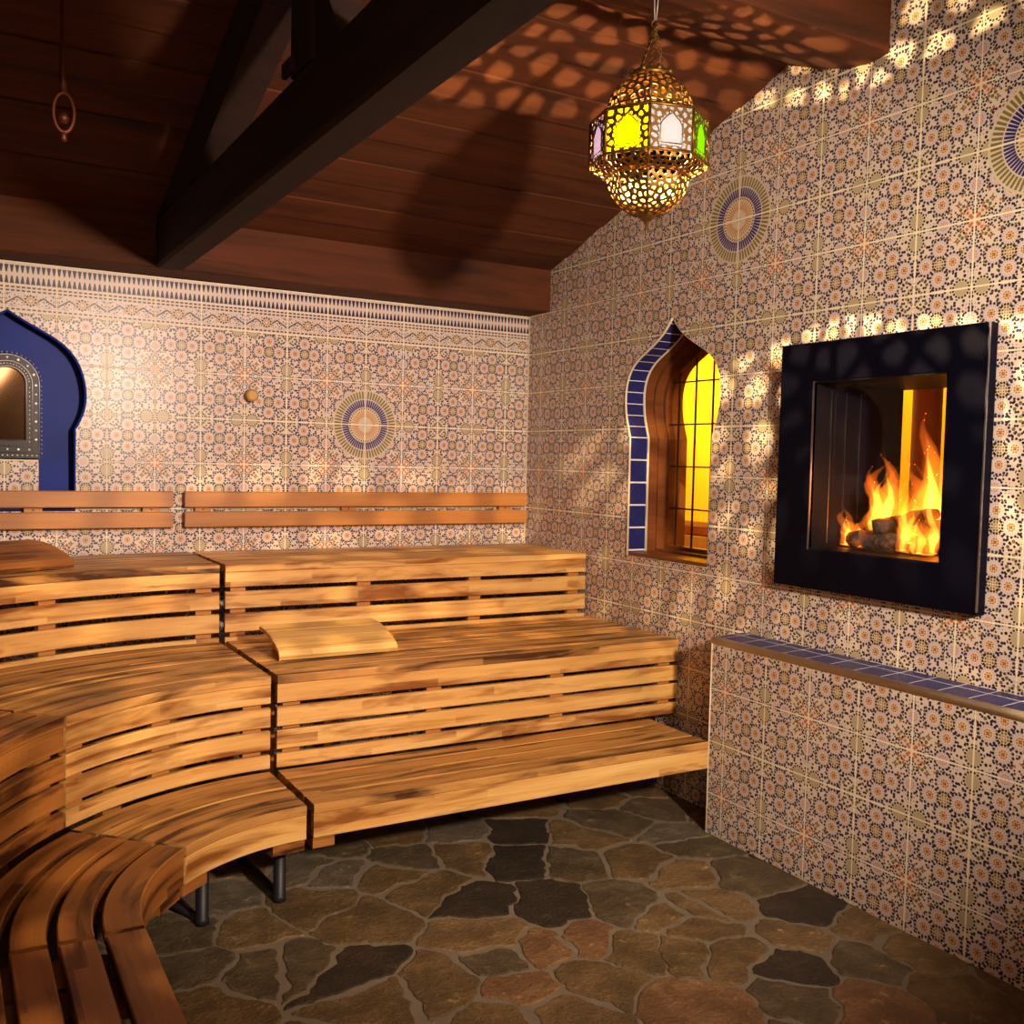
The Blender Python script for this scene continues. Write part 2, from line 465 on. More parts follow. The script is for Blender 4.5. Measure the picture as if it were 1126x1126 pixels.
# back wall with border row
ZB1, ZB2 = (5 - 3 + 7.7722) * .2, (5 - 2 + 7.7722) * .2
def back_border(mb):
    pts = [(XL, 0, ZB1), (0, 0, ZB1), (0, 0, ZB2), (XL, 0, ZB2)]
    mb.face(pts, [uvB(*p) for p in pts], 1)
wall_poly('wall_back', [(XL, 0), (0, 0), (0, ZB1), (XL, ZB1)], [niche], 'y', 0.0, uvB, [M['tile_back'], M['border']], border=back_border)
mb = MB()
pts = [(XL, 0, 0), (XL, YF, 0), (XL, YF, zc(YF)), (XL, RID, zc(RID)), (XL, 0, zc(0))]
mb.face(pts, [uvR(*p) for p in pts]); struct(mb.obj('wall_left', M['tile'], recalc=False))
mb = MB(); pts = [(0, YF, 0), (XL, YF, 0), (XL, YF, zc(YF)), (0, YF, zc(YF))]
mb.face(pts, [uvB(*p) for p in pts]); struct(mb.obj('wall_front', M['tile'], recalc=False))

# niche recess in the back wall (cobalt glaze) with a small tiled plinth
mb = MB()
D = .07
mb.grid([[(p[0], a, p[1]) for p in niche] for a in (0, D)], None, 0, True, False)
tris = tessellate_polygon([[Vector((p[0], p[1], 0)) for p in niche]])
for t in tris: mb.face([(niche[i][0], D, niche[i][1]) for i in t])
rec = struct(mb.obj('trim_niche', M['navy_niche']))
mb = MB()
X0, X1 = NC - .118, NC + .113
pts = [(X0, .002, 1.15), (X1, .002, 1.15), (X1, .002, 1.357), (X0, .002, 1.357)]
mb.box(X0, X1, .002, D - .001, 1.15, 1.357)
for i, f in enumerate(mb.f): mb.uv[i] = [uvB(*mb.v[k]) for k in f]
struct(mb.obj('trim_niche_plinth', M['tile']))
# rim bead of the niche
mb = MB(); mb.tube([(p[0], -.001, p[1]) for p in niche], .006, 6, closed=True)
struct(mb.obj('trim_niche_rim', M['navy_niche']))

# ------------------------------------------------------------------ arched mirror in the niche
mir = thing('arched_mirror', 'black arched mirror frame inlaid with silver dots and crosses, in the blue niche', 'mirror', (NC, .05, 1.36))
def arch(hw, zb, zs, n=14, c=NC):
    return [(c - hw, zb), (c + hw, zb)] + [(c + hw * math.cos(a), zs + hw * math.sin(a)) for a in [PI * k / n for k in range(n + 1)]]
def archring(name, a, b, y0, y1, mat, parent):
    mb = MB(); mb.prism(a, 'y', y0, y1, holes=[b]); return mb.obj(name, mat, parent)
M['inlay'] = plain('black_lacquer', (.010, .006, .010), .35, Specular_IOR_Level=.2)
M['silver'] = plain('silver_inlay', (.50, .44, .46), .45, .6)
fr = archring('frame', arch(.120, 1.362, 1.665), arch(.068, 1.437, 1.665), .018, .066, M['inlay'], mir)
for hw, zb in ((.118, 1.385), (.092, 1.412), (.070, 1.434)):
    mb = MB(); mb.tube([(p[0], .016, p[1]) for p in arch(hw, zb, 1.665)], .0028, 6, closed=True)
    mb.obj('silver_line', M['silver'], mir)
def star(x, z, r):
    mb = MB()
    for y_, a in ((.0155, PI / 4), (.0152, -PI / 4)):
        c, s_ = math.cos(a) * r, math.sin(a) * r
        mb.prism([(x - c - s_ * .2, z - s_ + c * .2), (x - c + s_ * .2, z - s_ - c * .2), (x + c + s_ * .2, z + s_ - c * .2), (x + c - s_ * .2, z + s_ + c * .2)], 'y', y_, .019)
    mb.obj('inlay_cross', M['silver'], fr)
def dot(x, z, r, mb=None):
    own = mb is None; mb = mb or MB()
    mb.prism([(x + r * math.cos(k * PI / 4), z + r * math.sin(k * PI / 4)) for k in range(8)], 'y', .0150, .019)
    if own: mb.obj('inlay_dot', M['silver'], fr)
hw = .105
for i, z in enumerate([1.44 + .037 * k for k in range(7)]):
    for sx in (-1, 1): (dot if i % 2 == 0 else star)(NC + sx * hw, z, .0042)
for k in range(1, 8):
    a = PI * k / 8; (dot if k % 2 else star)(NC + hw * math.cos(a), 1.665 + hw * math.sin(a), .0045)
for k in range(-2, 3): (dot if k % 2 else star)(NC + k * .04, 1.398, .0042)
mb = MB()
for k in range(-6, 7): dot(NC + k * .018, 1.374, .0022, mb)
for z in [1.43 + .0185 * k for k in range(13)]:
    for sx in (-1, 1): dot(NC + sx * .081, z, .0017, mb)
for z in [1.38 + .0185 * k for k in range(16)]:
    for sx in (-1, 1): mb.lathe([(0.0005, z), (.0032, z + .001), (.0036, z + .004), (.0005, z + .008)], (NC + sx * .128, .045), 6, caps=False)
for k in range(1, 22):
    a = PI * k / 22
    dot(NC + .081 * math.cos(a), 1.665 + .081 * math.sin(a), .0017, mb)
    x, z = NC + .129 * math.cos(a), 1.665 + .129 * math.sin(a)
    mb.lathe([(0.0005, z - .004), (.0036, z - .001), (.0036, z + .002), (.0005, z + .004)], (x, .045), 6, caps=False)
o = mb.obj('beading', M['silver'], mir); o['kind'] = 'stuff'
mb = MB(); mb.prism(arch(.068, 1.437, 1.665), 'y', .04, .045)
M['mirror'] = plain('aged_mirror', (.50, .32, .18), .06, 1.0)
mb.obj('mirror_glass', M['mirror'], mir)

# ------------------------------------------------------------------ low wall with ledge
LWX, LWY = -.1625, -1.672
uvL = lambda x, y, z: ((-y - 1.75173) / .20455, (.756 - z) / .2 + 1)
mb = MB()
ZL = .728
for pts in ([(LWX, LWY, 0), (LWX, YF, 0), (LWX, YF, ZL), (LWX, LWY, ZL)], [(LWX, LWY, 0), (LWX, LWY, ZL), (-.0005, LWY, ZL), (-.0005, LWY, 0)], [(LWX, LWY, ZL), (LWX, YF, ZL), (-.0005, YF, ZL), (-.0005, LWY, ZL)]):
    mb.face(pts, [uvL(*p) if abs(pts[0][1] - pts[1][1]) > .1 or pts[0][2] != pts[1][2] else uvL(p[0], p[1] + p[0], p[2]) for p in pts])
lw = struct(mb.obj('wall_low_right', M['tile'], recalc=False))
mb = MB()
x0 = -.145
pts = [(x0, LWY + .002, .750), (x0, YF, .750), (-.0006, YF, .757), (-.0006, LWY + .002, .757)]
mb.face(pts, [((-p[1] - 1.705) / .1030, (p[0] + .145) / .095) for p in pts])
pts = [(x0, LWY + .002, .73), (x0, LWY + .002, .750), (-.0006, LWY + .002, .757), (-.0006, LWY + .002, .73)]
mb.face(pts, [(.5, .5)] * 4)
struct(mb.obj('trim_ledge', M['blue_ledge'], recalc=False))
mb = MB()
prof = [(-.1440, .7515), (-.152, .7525), (-.160, .750), (-.166, .744), (-.168, .737), (-.166, .729), (-.162, .726)]
mb.grid([[(x, y, z) for x, z in prof] for y in (LWY + .006, YF)], None, 0, False, True)
mb.face([(x, LWY + .006, z) for x, z in prof])
struct(mb.obj('trim_ledge_nosing', M['white_trim']))
# white corner bead where the walls meet and along the low wall end
mb = MB(); mb.tube([(-.1625, LWY, .0), (-.1625, LWY, .73)], .003, 6)
struct(mb.obj('trim_low_wall_corner', M['white_trim']))
mb = MB(); mb.tube([(-.003, -.003, .0), (-.003, -.003, 2.155)], .0035, 6)
struct(mb.obj('trim_corner', M['white_trim']))

# ------------------------------------------------------------------ window in the right wall
win = bpy.data.objects.new('window_1', None); COL.objects.link(win); win.location = (.2, WC, .985); struct(win)
# reveal of cobalt tiles
mb = MB()
ring = win_out; K = len(ring)
half = [(o, z) for o, z in HALF]
def uvring(j):
    j %= K
    return j
# v coordinate measured from the kink: straight part tile .102, curved part tile .052
n_h = len(HALF)
cumh = [0]
for i in range(n_h - 1): cumh.append(cumh[-1] + math.hypot(HALF[i][0] - HALF[i + 1][0], HALF[i][1] - HALF[i + 1][1]))
vh = [(cumh[-1] - c) / .0525 for c in cumh]          # 0 at kink, growing to apex
for side in (1, -1):
    line = [(WC + side * o, z, v) for (o, z), v in zip(HALF, vh)]
    line.append((WC + side * .268, .985, -(1.518 - .985) / .102))
    for a, b in zip(line, line[1:]):
        pts = [(.0005, a[0], a[1]), (.1, a[0], a[1]), (.1, b[0], b[1]), (.0005, b[0], b[1])]
        mb.face(pts, [(.0, a[2]), (1, a[2]), (1, b[2]), (.0, b[2])])
pts = [(.0005, WC - .268, .985), (.1, WC - .268, .985), (.1, WC + .268, .985), (.0005, WC + .268, .985)]
mb.face(pts, [(0, p[1] / .1) for p in pts])
mb.obj('reveal_tiles', M['blue'], win, recalc=False)
mb = MB(); mb.tube([(-.001, y, z) for y, z in win_out[:n_h + 1]], .0055, 6); mb.tube([(.101, y, z) for y, z in [(WC + (y - WC) * .985, z) for y, z in win_out[:n_h + 1]]], .0045, 6)
mb.tube([(.0015, y, z) for y, z in win_out[n_h:] + [win_out[0]]], .002, 6)
mb.obj('white_edging', M['white_trim'], win)
# wooden lining and stepped frame
mb = MB()
mb.prism(win_out, 'x', .102, .150, holes=[ogee(WC, .972, 1.0)])
mb.prism(win_out, 'x', .150, .198, holes=[ogee(WC, .935, 1.012)])
mb.prism(ogee(WC, .995, .99), 'x', .198, .236, holes=[ogee(WC, .88, 1.03)])
mb.obj('window_frame', M['frame_wood'], win)
mb = MB(); mb.box(.001, .20, WC - .2665, WC + .2665, .9855, 1.001, ax=1, bev=.003); mb.obj('window_sill', M['frame_wood'], win)
# leaded bars
gl = ogee(WC, .885, 1.028)
def span_y(z):
    ys = []
    for a, b in zip(gl, gl[1:] + gl[:1]):
        if (a[1] - z) * (b[1] - z) < 0: ys.append(a[0] + (b[0] - a[0]) * (z - a[1]) / (b[1] - a[1]))
    return (min(ys), max(ys)) if len(ys) > 1 else None
def span_z(y):
    zs = []
    for a, b in zip(gl, gl[1:] + gl[:1]):
        if (a[0] - y) * (b[0] - y) < 0: zs.append(a[1] + (b[1] - a[1]) * (y - a[0]) / (b[0] - a[0]))
    return (min(zs), max(zs)) if len(zs) > 1 else None
mb = MB()
for z in (1.20, 1.39, 1.58, 1.77):
    s_ = span_y(z)
    if s_: mb.box(.211, .218, s_[0], s_[1], z - .0035, z + .0035, ax=1)
for y in (-.98, -1.093, -1.206, -1.32):
    s_ = span_z(y)
    if s_: mb.box(.210, .217, y - .0035, y + .0035, s_[0], s_[1], ax=2)
mb.obj('leaded_bars', M['lead'], win)
def glass_mat(name, tint=(1, 1, 1), spec=.12):
    g = G(name)
    tr = g.n('ShaderNodeBsdfTransparent'); tr.inputs[0].default_value = (*tint, 1)
    gl_ = g.n('ShaderNodeBsdfGlossy'); gl_.inputs['Roughness'].default_value = .03
    lw_ = g.n('ShaderNodeFresnel'); lw_.inputs[0].default_value = 1.45
    geo = g.n('ShaderNodeNewGeometry')
    mx = g.n('ShaderNodeMixShader'); g.put(mx.inputs[0], V(g, lw_.outputs[0]) * V(g, geo.outputs['Backfacing']).inv() * .8)
    g.t.links.new(tr.outputs[0], mx.inputs[1]); g.t.links.new(gl_.outputs[0], mx.inputs[2])
    g.t.links.new(mx.outputs[0], g.out.inputs[0]); return g.m
M['glass'] = glass_mat('window_glass')
mb = MB(); mb.prism(ogee(WC, .90, 1.025), 'x', .213, .2155); mb.obj('pane', M['glass'], win)

# ------------------------------------------------------------------ next room seen through window and fireplace
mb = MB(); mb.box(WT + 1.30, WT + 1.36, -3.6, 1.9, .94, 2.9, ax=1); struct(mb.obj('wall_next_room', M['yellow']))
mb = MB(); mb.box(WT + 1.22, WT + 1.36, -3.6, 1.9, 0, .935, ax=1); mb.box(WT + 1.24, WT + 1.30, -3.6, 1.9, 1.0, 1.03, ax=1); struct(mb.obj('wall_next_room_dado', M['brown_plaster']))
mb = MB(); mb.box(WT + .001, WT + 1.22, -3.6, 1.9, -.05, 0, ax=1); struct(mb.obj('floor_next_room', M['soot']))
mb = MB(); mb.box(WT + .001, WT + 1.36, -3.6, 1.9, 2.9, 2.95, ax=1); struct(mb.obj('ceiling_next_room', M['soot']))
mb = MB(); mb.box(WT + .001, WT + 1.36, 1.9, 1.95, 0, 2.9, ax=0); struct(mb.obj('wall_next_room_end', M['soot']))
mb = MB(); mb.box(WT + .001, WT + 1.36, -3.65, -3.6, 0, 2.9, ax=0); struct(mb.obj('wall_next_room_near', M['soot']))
mb = MB(); mb.lathe([(.058, .0), (.058, 2.899)], (.80, -1.838), 24)
tag(mb.obj('round_column', M['brown_plaster']), 'orange-brown round column in the yellow room seen behind the flames', 'column')

# ------------------------------------------------------------------ fireplace
fp = thing('fireplace', 'black framed see-through fireplace with burning logs, in the right tiled wall', 'fireplace', (-.02, (FY0 + FY1) / 2, FZ0))
mb = MB()
mb.prism([(FY0, FZ0), (FY0, FZ1), (FY1, FZ1), (FY1, FZ0)], 'x', -.044, -.003, holes=[[(OY0, OZ0), (OY0, OZ1), (OY1, OZ1), (OY1, OZ0)]])
mb.obj('surround', M['black'], fp, bevel=.003)
mb = MB()
mb.box(-.0465, -.040, FY1 - .0015, FY1 + .003, FZ0 + .01, FZ1, ax=2); mb.obj('steel_edge', M['edge'], fp)
mb = MB(); mb.box(-.046, -.030, OY0 - .002, OY0 - .006, OZ0, OZ1, ax=2)
mb.obj('steel_edge', M['edge'], fp)
mb = MB()  # firebox tunnel walls
e = .006
x0, x1 = -.04, WT + .095
mb.box(x0, x1, OY0 - e, OY0, OZ0, OZ1, ax=0); mb.box(x0, x1, OY1, OY1 + e, OZ0, OZ1, ax=0)
mb.box(x0, x1, OY1 + e, OY0 - e, OZ0, OZ0 + e, ax=0); mb.box(x0, x1, OY1 + e, OY0 - e, OZ1 - e, OZ1, ax=0)
mb.obj('firebox', M['void'], fp)
mb = MB()
for x in (.045, .120, .195): mb.box(x - .0012, x + .0012, OY0 - e - .003, OY0 - e, OZ0 + .02, OZ1 - .03, ax=2)
mb.obj('firebox_seams', M['edge'], fp)
mb = MB(); mb.box(.012, .0145, OY1 + e, OY0 - e, OZ0 + e, OZ1 - e, ax=1); mb.obj('fire_glass', M['glass'], fp)
# logs
gch = G('charred_log'); o_ = gch.obj(); nn = gch.noise(o_, 38, 5, .7)
em = gch.ramp(gch.noise(o_, 30, 3, .7), [(.52, (0, 0, 0)), (.70, (1.0, .14, .01)), (.8, (1, .35, .05))])
gch.bsdf(gch.ramp(nn, [(.3, (.008, .006, .007)), (.7, (.06, .04, .035))]), .85, normal=gch.bump(nn, 1.0, .012), Emission_Color=em, Emission_Strength=.2)
M['char'] = gch.m
def log(a, b, r, seed):
    rnd = random.Random(seed); a, b = Vector(a), Vector(b); n = 9
    pts = [a.lerp(b, k / (n - 1)) + Vector((rnd.uniform(-1, 1), rnd.uniform(-1, 1), rnd.uniform(-1, 1))) * r * .12 for k in range(n)]
    rr = [r * rnd.uniform(.82, 1.1) for _ in range(n)]; rr[0] *= .8; rr[-1] *= .75
    mb = MB(); mb.tube(pts, rr, 9); return mb
zf = OZ0 + e
for k, (a, b, r) in enumerate([((.10, -2.08, zf + .035), (.12, -2.40, zf + .03), .033), ((.19, -2.07, zf + .03), (.20, -2.47, zf + .035), .034),
                               ((.07, -2.20, zf + .088), (.24, -2.30, zf + .085), .030), ((.08, -2.38, zf + .09), (.23, -2.44, zf + .095), .028), ((.15, -2.15, zf + .085), (.13, -2.40, zf + .14), .024)]):
    log(a, b, r, k).obj('log', M['char'], fp)
# flames: bodies of glowing gas (volume emission), fed by the logs
def flame_mat(name, col, st):
    g = G(name); e_ = g.n('ShaderNodeEmission'); e_.inputs[0].default_value = (*col, 1); e_.inputs[1].default_value = st
    g.t.links.new(e_.outputs[0], g.out.inputs['Volume']); return g.m
M['flame_o'] = flame_mat('flame_orange', (1.0, .17, .010), 15.0)
M['flame_y'] = flame_mat('flame_yellow', (1.0, .50, .04), 55.0)
def flame(x, y, z, h, w, seed, mat, lean=0.0):
    rnd = random.Random(seed); n = 12; pts = []; rr = []
    ph = rnd.uniform(0, 6); am = w * .55
    for k in range(n):
        t = k / (n - 1)
        pts.append((x + am * .4 * math.sin(ph * 2 + t * 5) * t, y + lean * t * h + am * math.sin(ph + t * 6.5) * t, z + h * t))
        rr.append(max(.0012, w * .5 * (math.sin(PI * min(1, (t * .92 + .10)) ** .75) ** .9) * (1 - .35 * t) * (1 + .18 * math.sin(ph * 3 + t * 14))))
    mb = MB(); mb.tube(pts, rr, 8); o = mb.obj('flame', mat, fp)
    return o
FL = [(.11, -2.055, .0, .13, .05, 1), (.12, -2.085, .0, .10, .05, 2), (.17, -2.12, .06, .16, .05, 3), (.20, -2.15, .06, .27, .06, 4), (.17, -2.20, .05, .24, .06, 5), (.21, -2.24, .04, .16, .05, 6),
      (.16, -2.27, .02, .20, .06, 7), (.19, -2.32, .08, .36, .07, 8), (.18, -2.365, .06, .27, .08, 9), (.2, -2.41, .08, .24, .07, 10), (.18, -2.45, .04, .22, .06, 11), (.08, -2.31, .0, .17, .06, 12),
      (.07, -2.36, .0, .12, .05, 13), (.09, -2.42, .0, .14, .05, 14), (.2, -2.5, .04, .19, .05, 15), (.08, -2.14, .0, .08, .04, 16), (.19, -2.39, .05, .17, .05, 17)]
rf = random.Random(21)
for k in range(18):
    y = rf.uniform(-2.50, -2.12); b_ = 1 - abs(y + 2.34) / .30
    FL.append((rf.uniform(.05, .25), y, rf.uniform(0, .09), .10 + .16 * b_ * rf.uniform(.7, 1.3), rf.uniform(.05, .085), 30 + k))
FL += [(.05, -2.40, .0, .15, .07, 61), (.05, -2.36, .03, .15, .06, 62), (.055, -2.43, .0, .10, .06, 63), (.09, -2.07, .0, .12, .07, 64), (.18, -2.335, .06, .40, .09, 65), (.17, -2.175, .06, .26, .09, 66)]
for x, y, dz, h, w, sd in FL:
    flame(x, y, zf + .012 + dz, h, w * 1.05, sd, M['flame_o'])
    if sd not in (3, 5, 15) and sd % 4 != 3: flame(x, y - .002, zf + .014 + dz, h * .72, w * .46, sd, M['flame_y'])

# ------------------------------------------------------------------ benches
CX, CY = -1.735, -2.25
YS = {'up': -.600, 'mid': -1.300, 'low': -1.680}
def path(seg, tier):
    R = abs(CY - YS[tier])
    if seg == 'A':
        xe = -.170 if tier == 'low' else -.014
        x0 = -1.722; L = xe - x0
        return (lambda s, d: (x0 + s, YS[tier] + d)), L, 2
    if seg in ('B', 'C'):
        a0, a1 = (math.radians(90) + .012 / R, math.radians(134.2) - .0045 / R) if seg == 'B' else (math.radians(134.2) + .0045 / R, PI - .006 / R)
        if seg == 'B': a0 = PI / 2 + .010 / R
        return (lambda s, d: (CX + (R + d) * math.cos(a1 - (a1 - a0) * s / (R * (a1 - a0))), CY + (R + d) * math.sin(a1 - (a1 - a0) * s / (R * (a1 - a0))))), R * (a1 - a0), 22
    x0 = CX - R; y0 = CY - .012; L = 2.9
    return (lambda s, d: (x0 - d, y0 - L + s)), L, 2
def strip(mb, fn, L, n, d0, d1, z0, z1, b=.003, mi=0, s0=0.0, s1=None):
    s1 = L if s1 is None else s1
    prof = [(d0 + b, z1), (d1 - b, z1), (d1, z1 - b), (d1, z0 + b), (d1 - b, z0), (d0 + b, z0), (d0, z0 + b), (d0, z1 - b)]
    cum = [0]
    for i in range(8):
        a_, b_ = prof[i], prof[(i + 1) % 8]; cum.append(cum[-1] + math.hypot(a_[0] - b_[0], a_[1] - b_[1]))
    ou, ov = random.random() * 20, random.random() * 20
    rows = []
    for k in range(n):
        s = s0 + (s1 - s0) * k / (n - 1); rows.append([(*fn(s, d), z) for d, z in prof])
    mb.grid(rows, lambda i, j: (ou + s0 + (s1 - s0) * i / (n - 1), ov + cum[j]), mi, True, False)
    for row in (rows[0], rows[-1]): mb.face(row, [(ou, ov + .5 * d + z) for d, z in prof], mi)
TI = {'up': dict(z=.965, depth=.575, boards=[(.858, .790), (.771, .697)], lap=(.678, .60), edge=.876, nsl=7),
      'mid': dict(z=.668, depth=.680, boards=[(.560, .495), (.482, .418)], lap=(.402, .30), edge=.575, nsl=8),
      'low': dict(z=.352, depth=.372, boards=[], lap=None, edge=.248, nsl=4)}
SEGN = {'A': 'straight', 'B': 'curved', 'C': 'curved', 'D': 'straight'}
LAB = {
 ('up', 'A'): 'topmost straight bench of honey slats under the right-hand backrest along the back wall',
 ('mid', 'A'): 'middle-height straight bench with the lone headrest lying on it',
 ('low', 'A'): 'lowest straight bench, front edge above the flagstones, ending at the low tiled wall',
 ('up', 'B'): 'topmost curved bench below the blue niche, next to the straight top bench',
 ('mid', 'B'): 'middle-height curved bench between topmost and lowest curved benches, joining the straight ones',
 ('low', 'B'): 'lowest curved bench section on steel legs, joining the straight lowest bench',
 ('up', 'C'): 'topmost curved bench section at the far left edge',
 ('mid', 'C'): 'middle-height curved bench section cut by the left edge of the photo',
 ('low', 'C'): 'lowest curved bench section at lower left, with wide dark gaps between its slats',
 ('mid', 'D'): 'middle-height straight bench along the left wall',
 ('low', 'D'): 'lowest straight bench in the bottom left corner, reddish slats with wide gaps',
}
def bench(tier, seg):
    P = TI[tier]; fn, L, n = path(seg, tier); z = P['z']
    c = fn(L / 2, P['depth'] / 2)
    t = thing('sauna_bench', LAB[(tier, seg)], 'bench', (c[0], c[1], 0), 'slatted sauna benches in three tiers')
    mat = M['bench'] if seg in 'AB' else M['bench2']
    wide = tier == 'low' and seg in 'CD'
    mb = MB()
    pitch = P['depth'] / P['nsl']; gap = .007 if seg == 'A' else (.020 if wide else .009)
    if tier == 'low' and seg == 'B': gap = .010
    for k in range(P['nsl']):
        strip(mb, fn, L, n, k * pitch + (.0 if k == 0 else gap / 2), (k + 1) * pitch - gap / 2, z - .030, z)
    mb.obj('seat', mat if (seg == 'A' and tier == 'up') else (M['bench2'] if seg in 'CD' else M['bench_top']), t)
    mb = MB(); strip(mb, fn, L, n, .002, .028, P['edge'], z - .0305, .002); mb.obj('edge_board', mat, t)
    for z1, z0 in P['boards']:
        mb = MB(); strip(mb, fn, L, n, .002, .024, z0, z1); mb.obj('riser_board', mat, t)
    if P['lap']:
        mb = MB(); strip(mb, fn, L, n, .002, .024, P['lap'][1] if tier == 'up' else P['lap'][1] + .055, P['lap'][0]); mb.obj('riser_board', mat, t)
    # battens behind the risers
    zb = {'up': .672, 'mid': .356, 'low': .29}[tier]
    m = max(2, round(L / .62))
    if tier != 'low':
        for k in range(m + 1):
            s = .055 + (L - .11) * k / m
            mb = MB(); strip(mb, fn, L, 2, .0245, .05, zb, P['edge'] - .002 if False else z - .033, .001, 0, s - .03, s + .03)
            if True: mb.obj('batten', M['rail'], t)
        # bearers under the seat
        for k in range(m + 1):
            s = .055 + (L - .11) * k / m
            mb = MB(); strip(mb, fn, L, 2, .055, P['depth'] - .01, z - .075, z - .0305, .001, 0, s - .025, s + .025); mb.obj('bearer', M['rail'], t)
            mb = MB(); strip(mb, fn, L, 2, .30 if tier == 'mid' else .42, .35 if tier == 'mid' else .47, .0, z - .076, .001, 0, s - .025, s + .025); mb.obj('support_post', M['rail'], t)
    else:
        for s in ([.02, .8, L - .3] if seg == 'A' else [.05, L - .05]) if L < 2 else [.3, 1.3, 2.3, L - .05]:
            mb = MB(); q_ = 0.0 if (seg == 'A' and s > .1) else 1.0
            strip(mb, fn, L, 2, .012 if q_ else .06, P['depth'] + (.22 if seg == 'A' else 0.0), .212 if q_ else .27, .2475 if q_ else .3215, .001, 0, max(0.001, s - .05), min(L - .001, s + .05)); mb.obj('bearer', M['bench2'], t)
    return t, fn, L
benches = {}
for seg, tiers in (('A', ('up', 'mid', 'low')), ('B', ('up', 'mid', 'low')), ('C', ('up', 'mid', 'low')), ('D', ('mid', 'low'))):
    for ti in tiers: benches[(ti, seg)] = bench(ti, seg)
# steel legs of the lowest tier
def leg(t, fn, s, d=.165, bar=True, top=.2115):
    x, y = fn(s, d)
    mb = MB(); mb.lathe([(.021, 0.0), (.021, .018), (.0195, .02), (.0195, top)], (x, y), 14); mb.obj('leg', M['dark_metal'], t)
    if bar:
        x2, y2 = fn(s, d + .42)
        a, b = Vector((x, y, .014)), Vector((x2, y2, .014)); mb = MB(); mb.tube([a, b], .011, 8); mb.obj('foot_bar', M['dark_metal'], t)
t, fn, L = benches[('low', 'B')]; leg(t, fn, L - .02, .17); leg(t, fn, L * 21.8 / 44.2 , .178)
t, fn, L = benches[('low', 'C')]; leg(t, fn, L - .16); leg(t, fn, .05)
t, fn, L = benches[('low', 'D')]; leg(t, fn, L - .5); leg(t, fn, .6)
t, fn, L = benches[('low', 'A')]; leg(t, fn, L - .3, .56, False, .2695); leg(t, fn, .8, .56, False, .2695)

# dark plinth boards closing the space under the middle tier (keeps the underside dark)
# ------------------------------------------------------------------ backrests on the back wall
def backrest(x0, x1, label, spc):
    t = thing('backrest', label, 'backrest', ((x0 + x1) / 2, -.03, 1.07), 'two-board backrests on the back wall')
    for z0, z1 in ((1.162, 1.232), (1.074, 1.143)):
        mb = MB(); mb.box(x0, x1, -.052, -.030, z0, z1, bev=.004); mb.obj('backrest_board', M['rail'], t)
    for x in spc:
        mb = MB(); mb.box(x - .035, x + .035, -.0295, -.001, 1.09, 1.215, ax=2, bev=.002); s_ = mb.obj('spacer', M['rail'], t)
        mb = MB(); mb.tube([(x, -.0305, 1.152), (x, -.0295, 1.152)], .004, 8); mb.obj('screw', M['lead'], s_)
    return t
backrest(-1.762, -.022, 'two-board wooden backrest on the back wall, right of the gap, reaching the corner', (-1.68, -1.0, -.14))
backrest(-3.5, -1.812, 'two-board wooden backrest below the blue niche, left of the gap', (-1.90, -2.36, -2.9))

# ------------------------------------------------------------------ headrests
def headrest(label, loc, rz, W=.455, D=.25, mt='rest'):
    t = thing('headrest', label, 'headrest', loc, 'slatted wooden headrests')
    t.rotation_euler.z = rz or math.radians(.4)
    prof = [(0, .014), (.010, .034), (.05, .052), (.11, .072), (.17, .084), (D, .088)]
    def at(s):  # s in 0..1 along the curve
        k = s * (len(prof) - 1); i = min(int(k), len(prof) - 2); f = k - i
        return prof[i][0] + (prof[i + 1][0] - prof[i][0]) * f, prof[i][1] + (prof[i + 1][1] - prof[i][1]) * f
    for k in range(4):
        s0, s1 = [0, .285, .515, .765][k], [.265, .495, .745, 1.0][k]
        top = [at(s0 + (s1 - s0) * q / 4) for q in range(5)]
        sec = top + [(y + .004, z - .014) for y, z in reversed(top)]
        mb = MB(); ou, ov = random.random() * 9, random.random() * 9
        cum = [0]
        for i in range(len(sec)): cum.append(cum[-1] + math.hypot(sec[i][0] - sec[(i + 1) % len(sec)][0], sec[i][1] - sec[(i + 1) % len(sec)][1]))
        xs = [0, .008, W - .008, W]
        rows = [[(x - W / 2, y, z - (.003 if e_ in (0, 3) else 0)) for y, z in sec] for e_, x in enumerate(xs)]
        mb.grid(rows, lambda i, j: (ou + xs[i], ov + cum[j]), 0, True, False)
        mb.face(list(reversed(rows[0]))); mb.face(rows[-1])
        mb.obj('slat', M[mt], t)
    for sx in (-1, 1):
        mb = MB(); x = sx * (W / 2 - .055)
        poly = [(.012, .001), (D - .02, .001), (D - .01, .072), (.17, .068), (.11, .056), (.05, .036), (.014, .017)]
        mb.prism(poly, 'x', x - .012, x + .012); mb.obj('end_support', M[mt], t)
    return t
headrest('pale slatted wooden headrest lying on the middle straight bench', (-1.425, -1.088, .6725), 0)
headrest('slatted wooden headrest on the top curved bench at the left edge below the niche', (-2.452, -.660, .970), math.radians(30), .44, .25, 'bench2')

# ------------------------------------------------------------------ peg on the back wall
mb = MB()
x, z = -1.471, 1.665
prof = [(.012, 0.0), (.012, .03), (.027, .032), (.029, .040), (.027, .050), (.018, .054)]
n = 20
rows = [[(x + r * math.cos(2 * PI * k / n), -d - .001, z + r * math.sin(2 * PI * k / n)) for k in range(n)] for r, d in prof]
mb.grid(rows, lambda i, j: (i * .01, j * .01), 0, True); mb.face(rows[-1]); mb.face(list(reversed(rows[0])))
tag(mb.obj('wooden_peg', M['peg']), 'small round wooden peg on the back wall left of the medallion', 'peg')

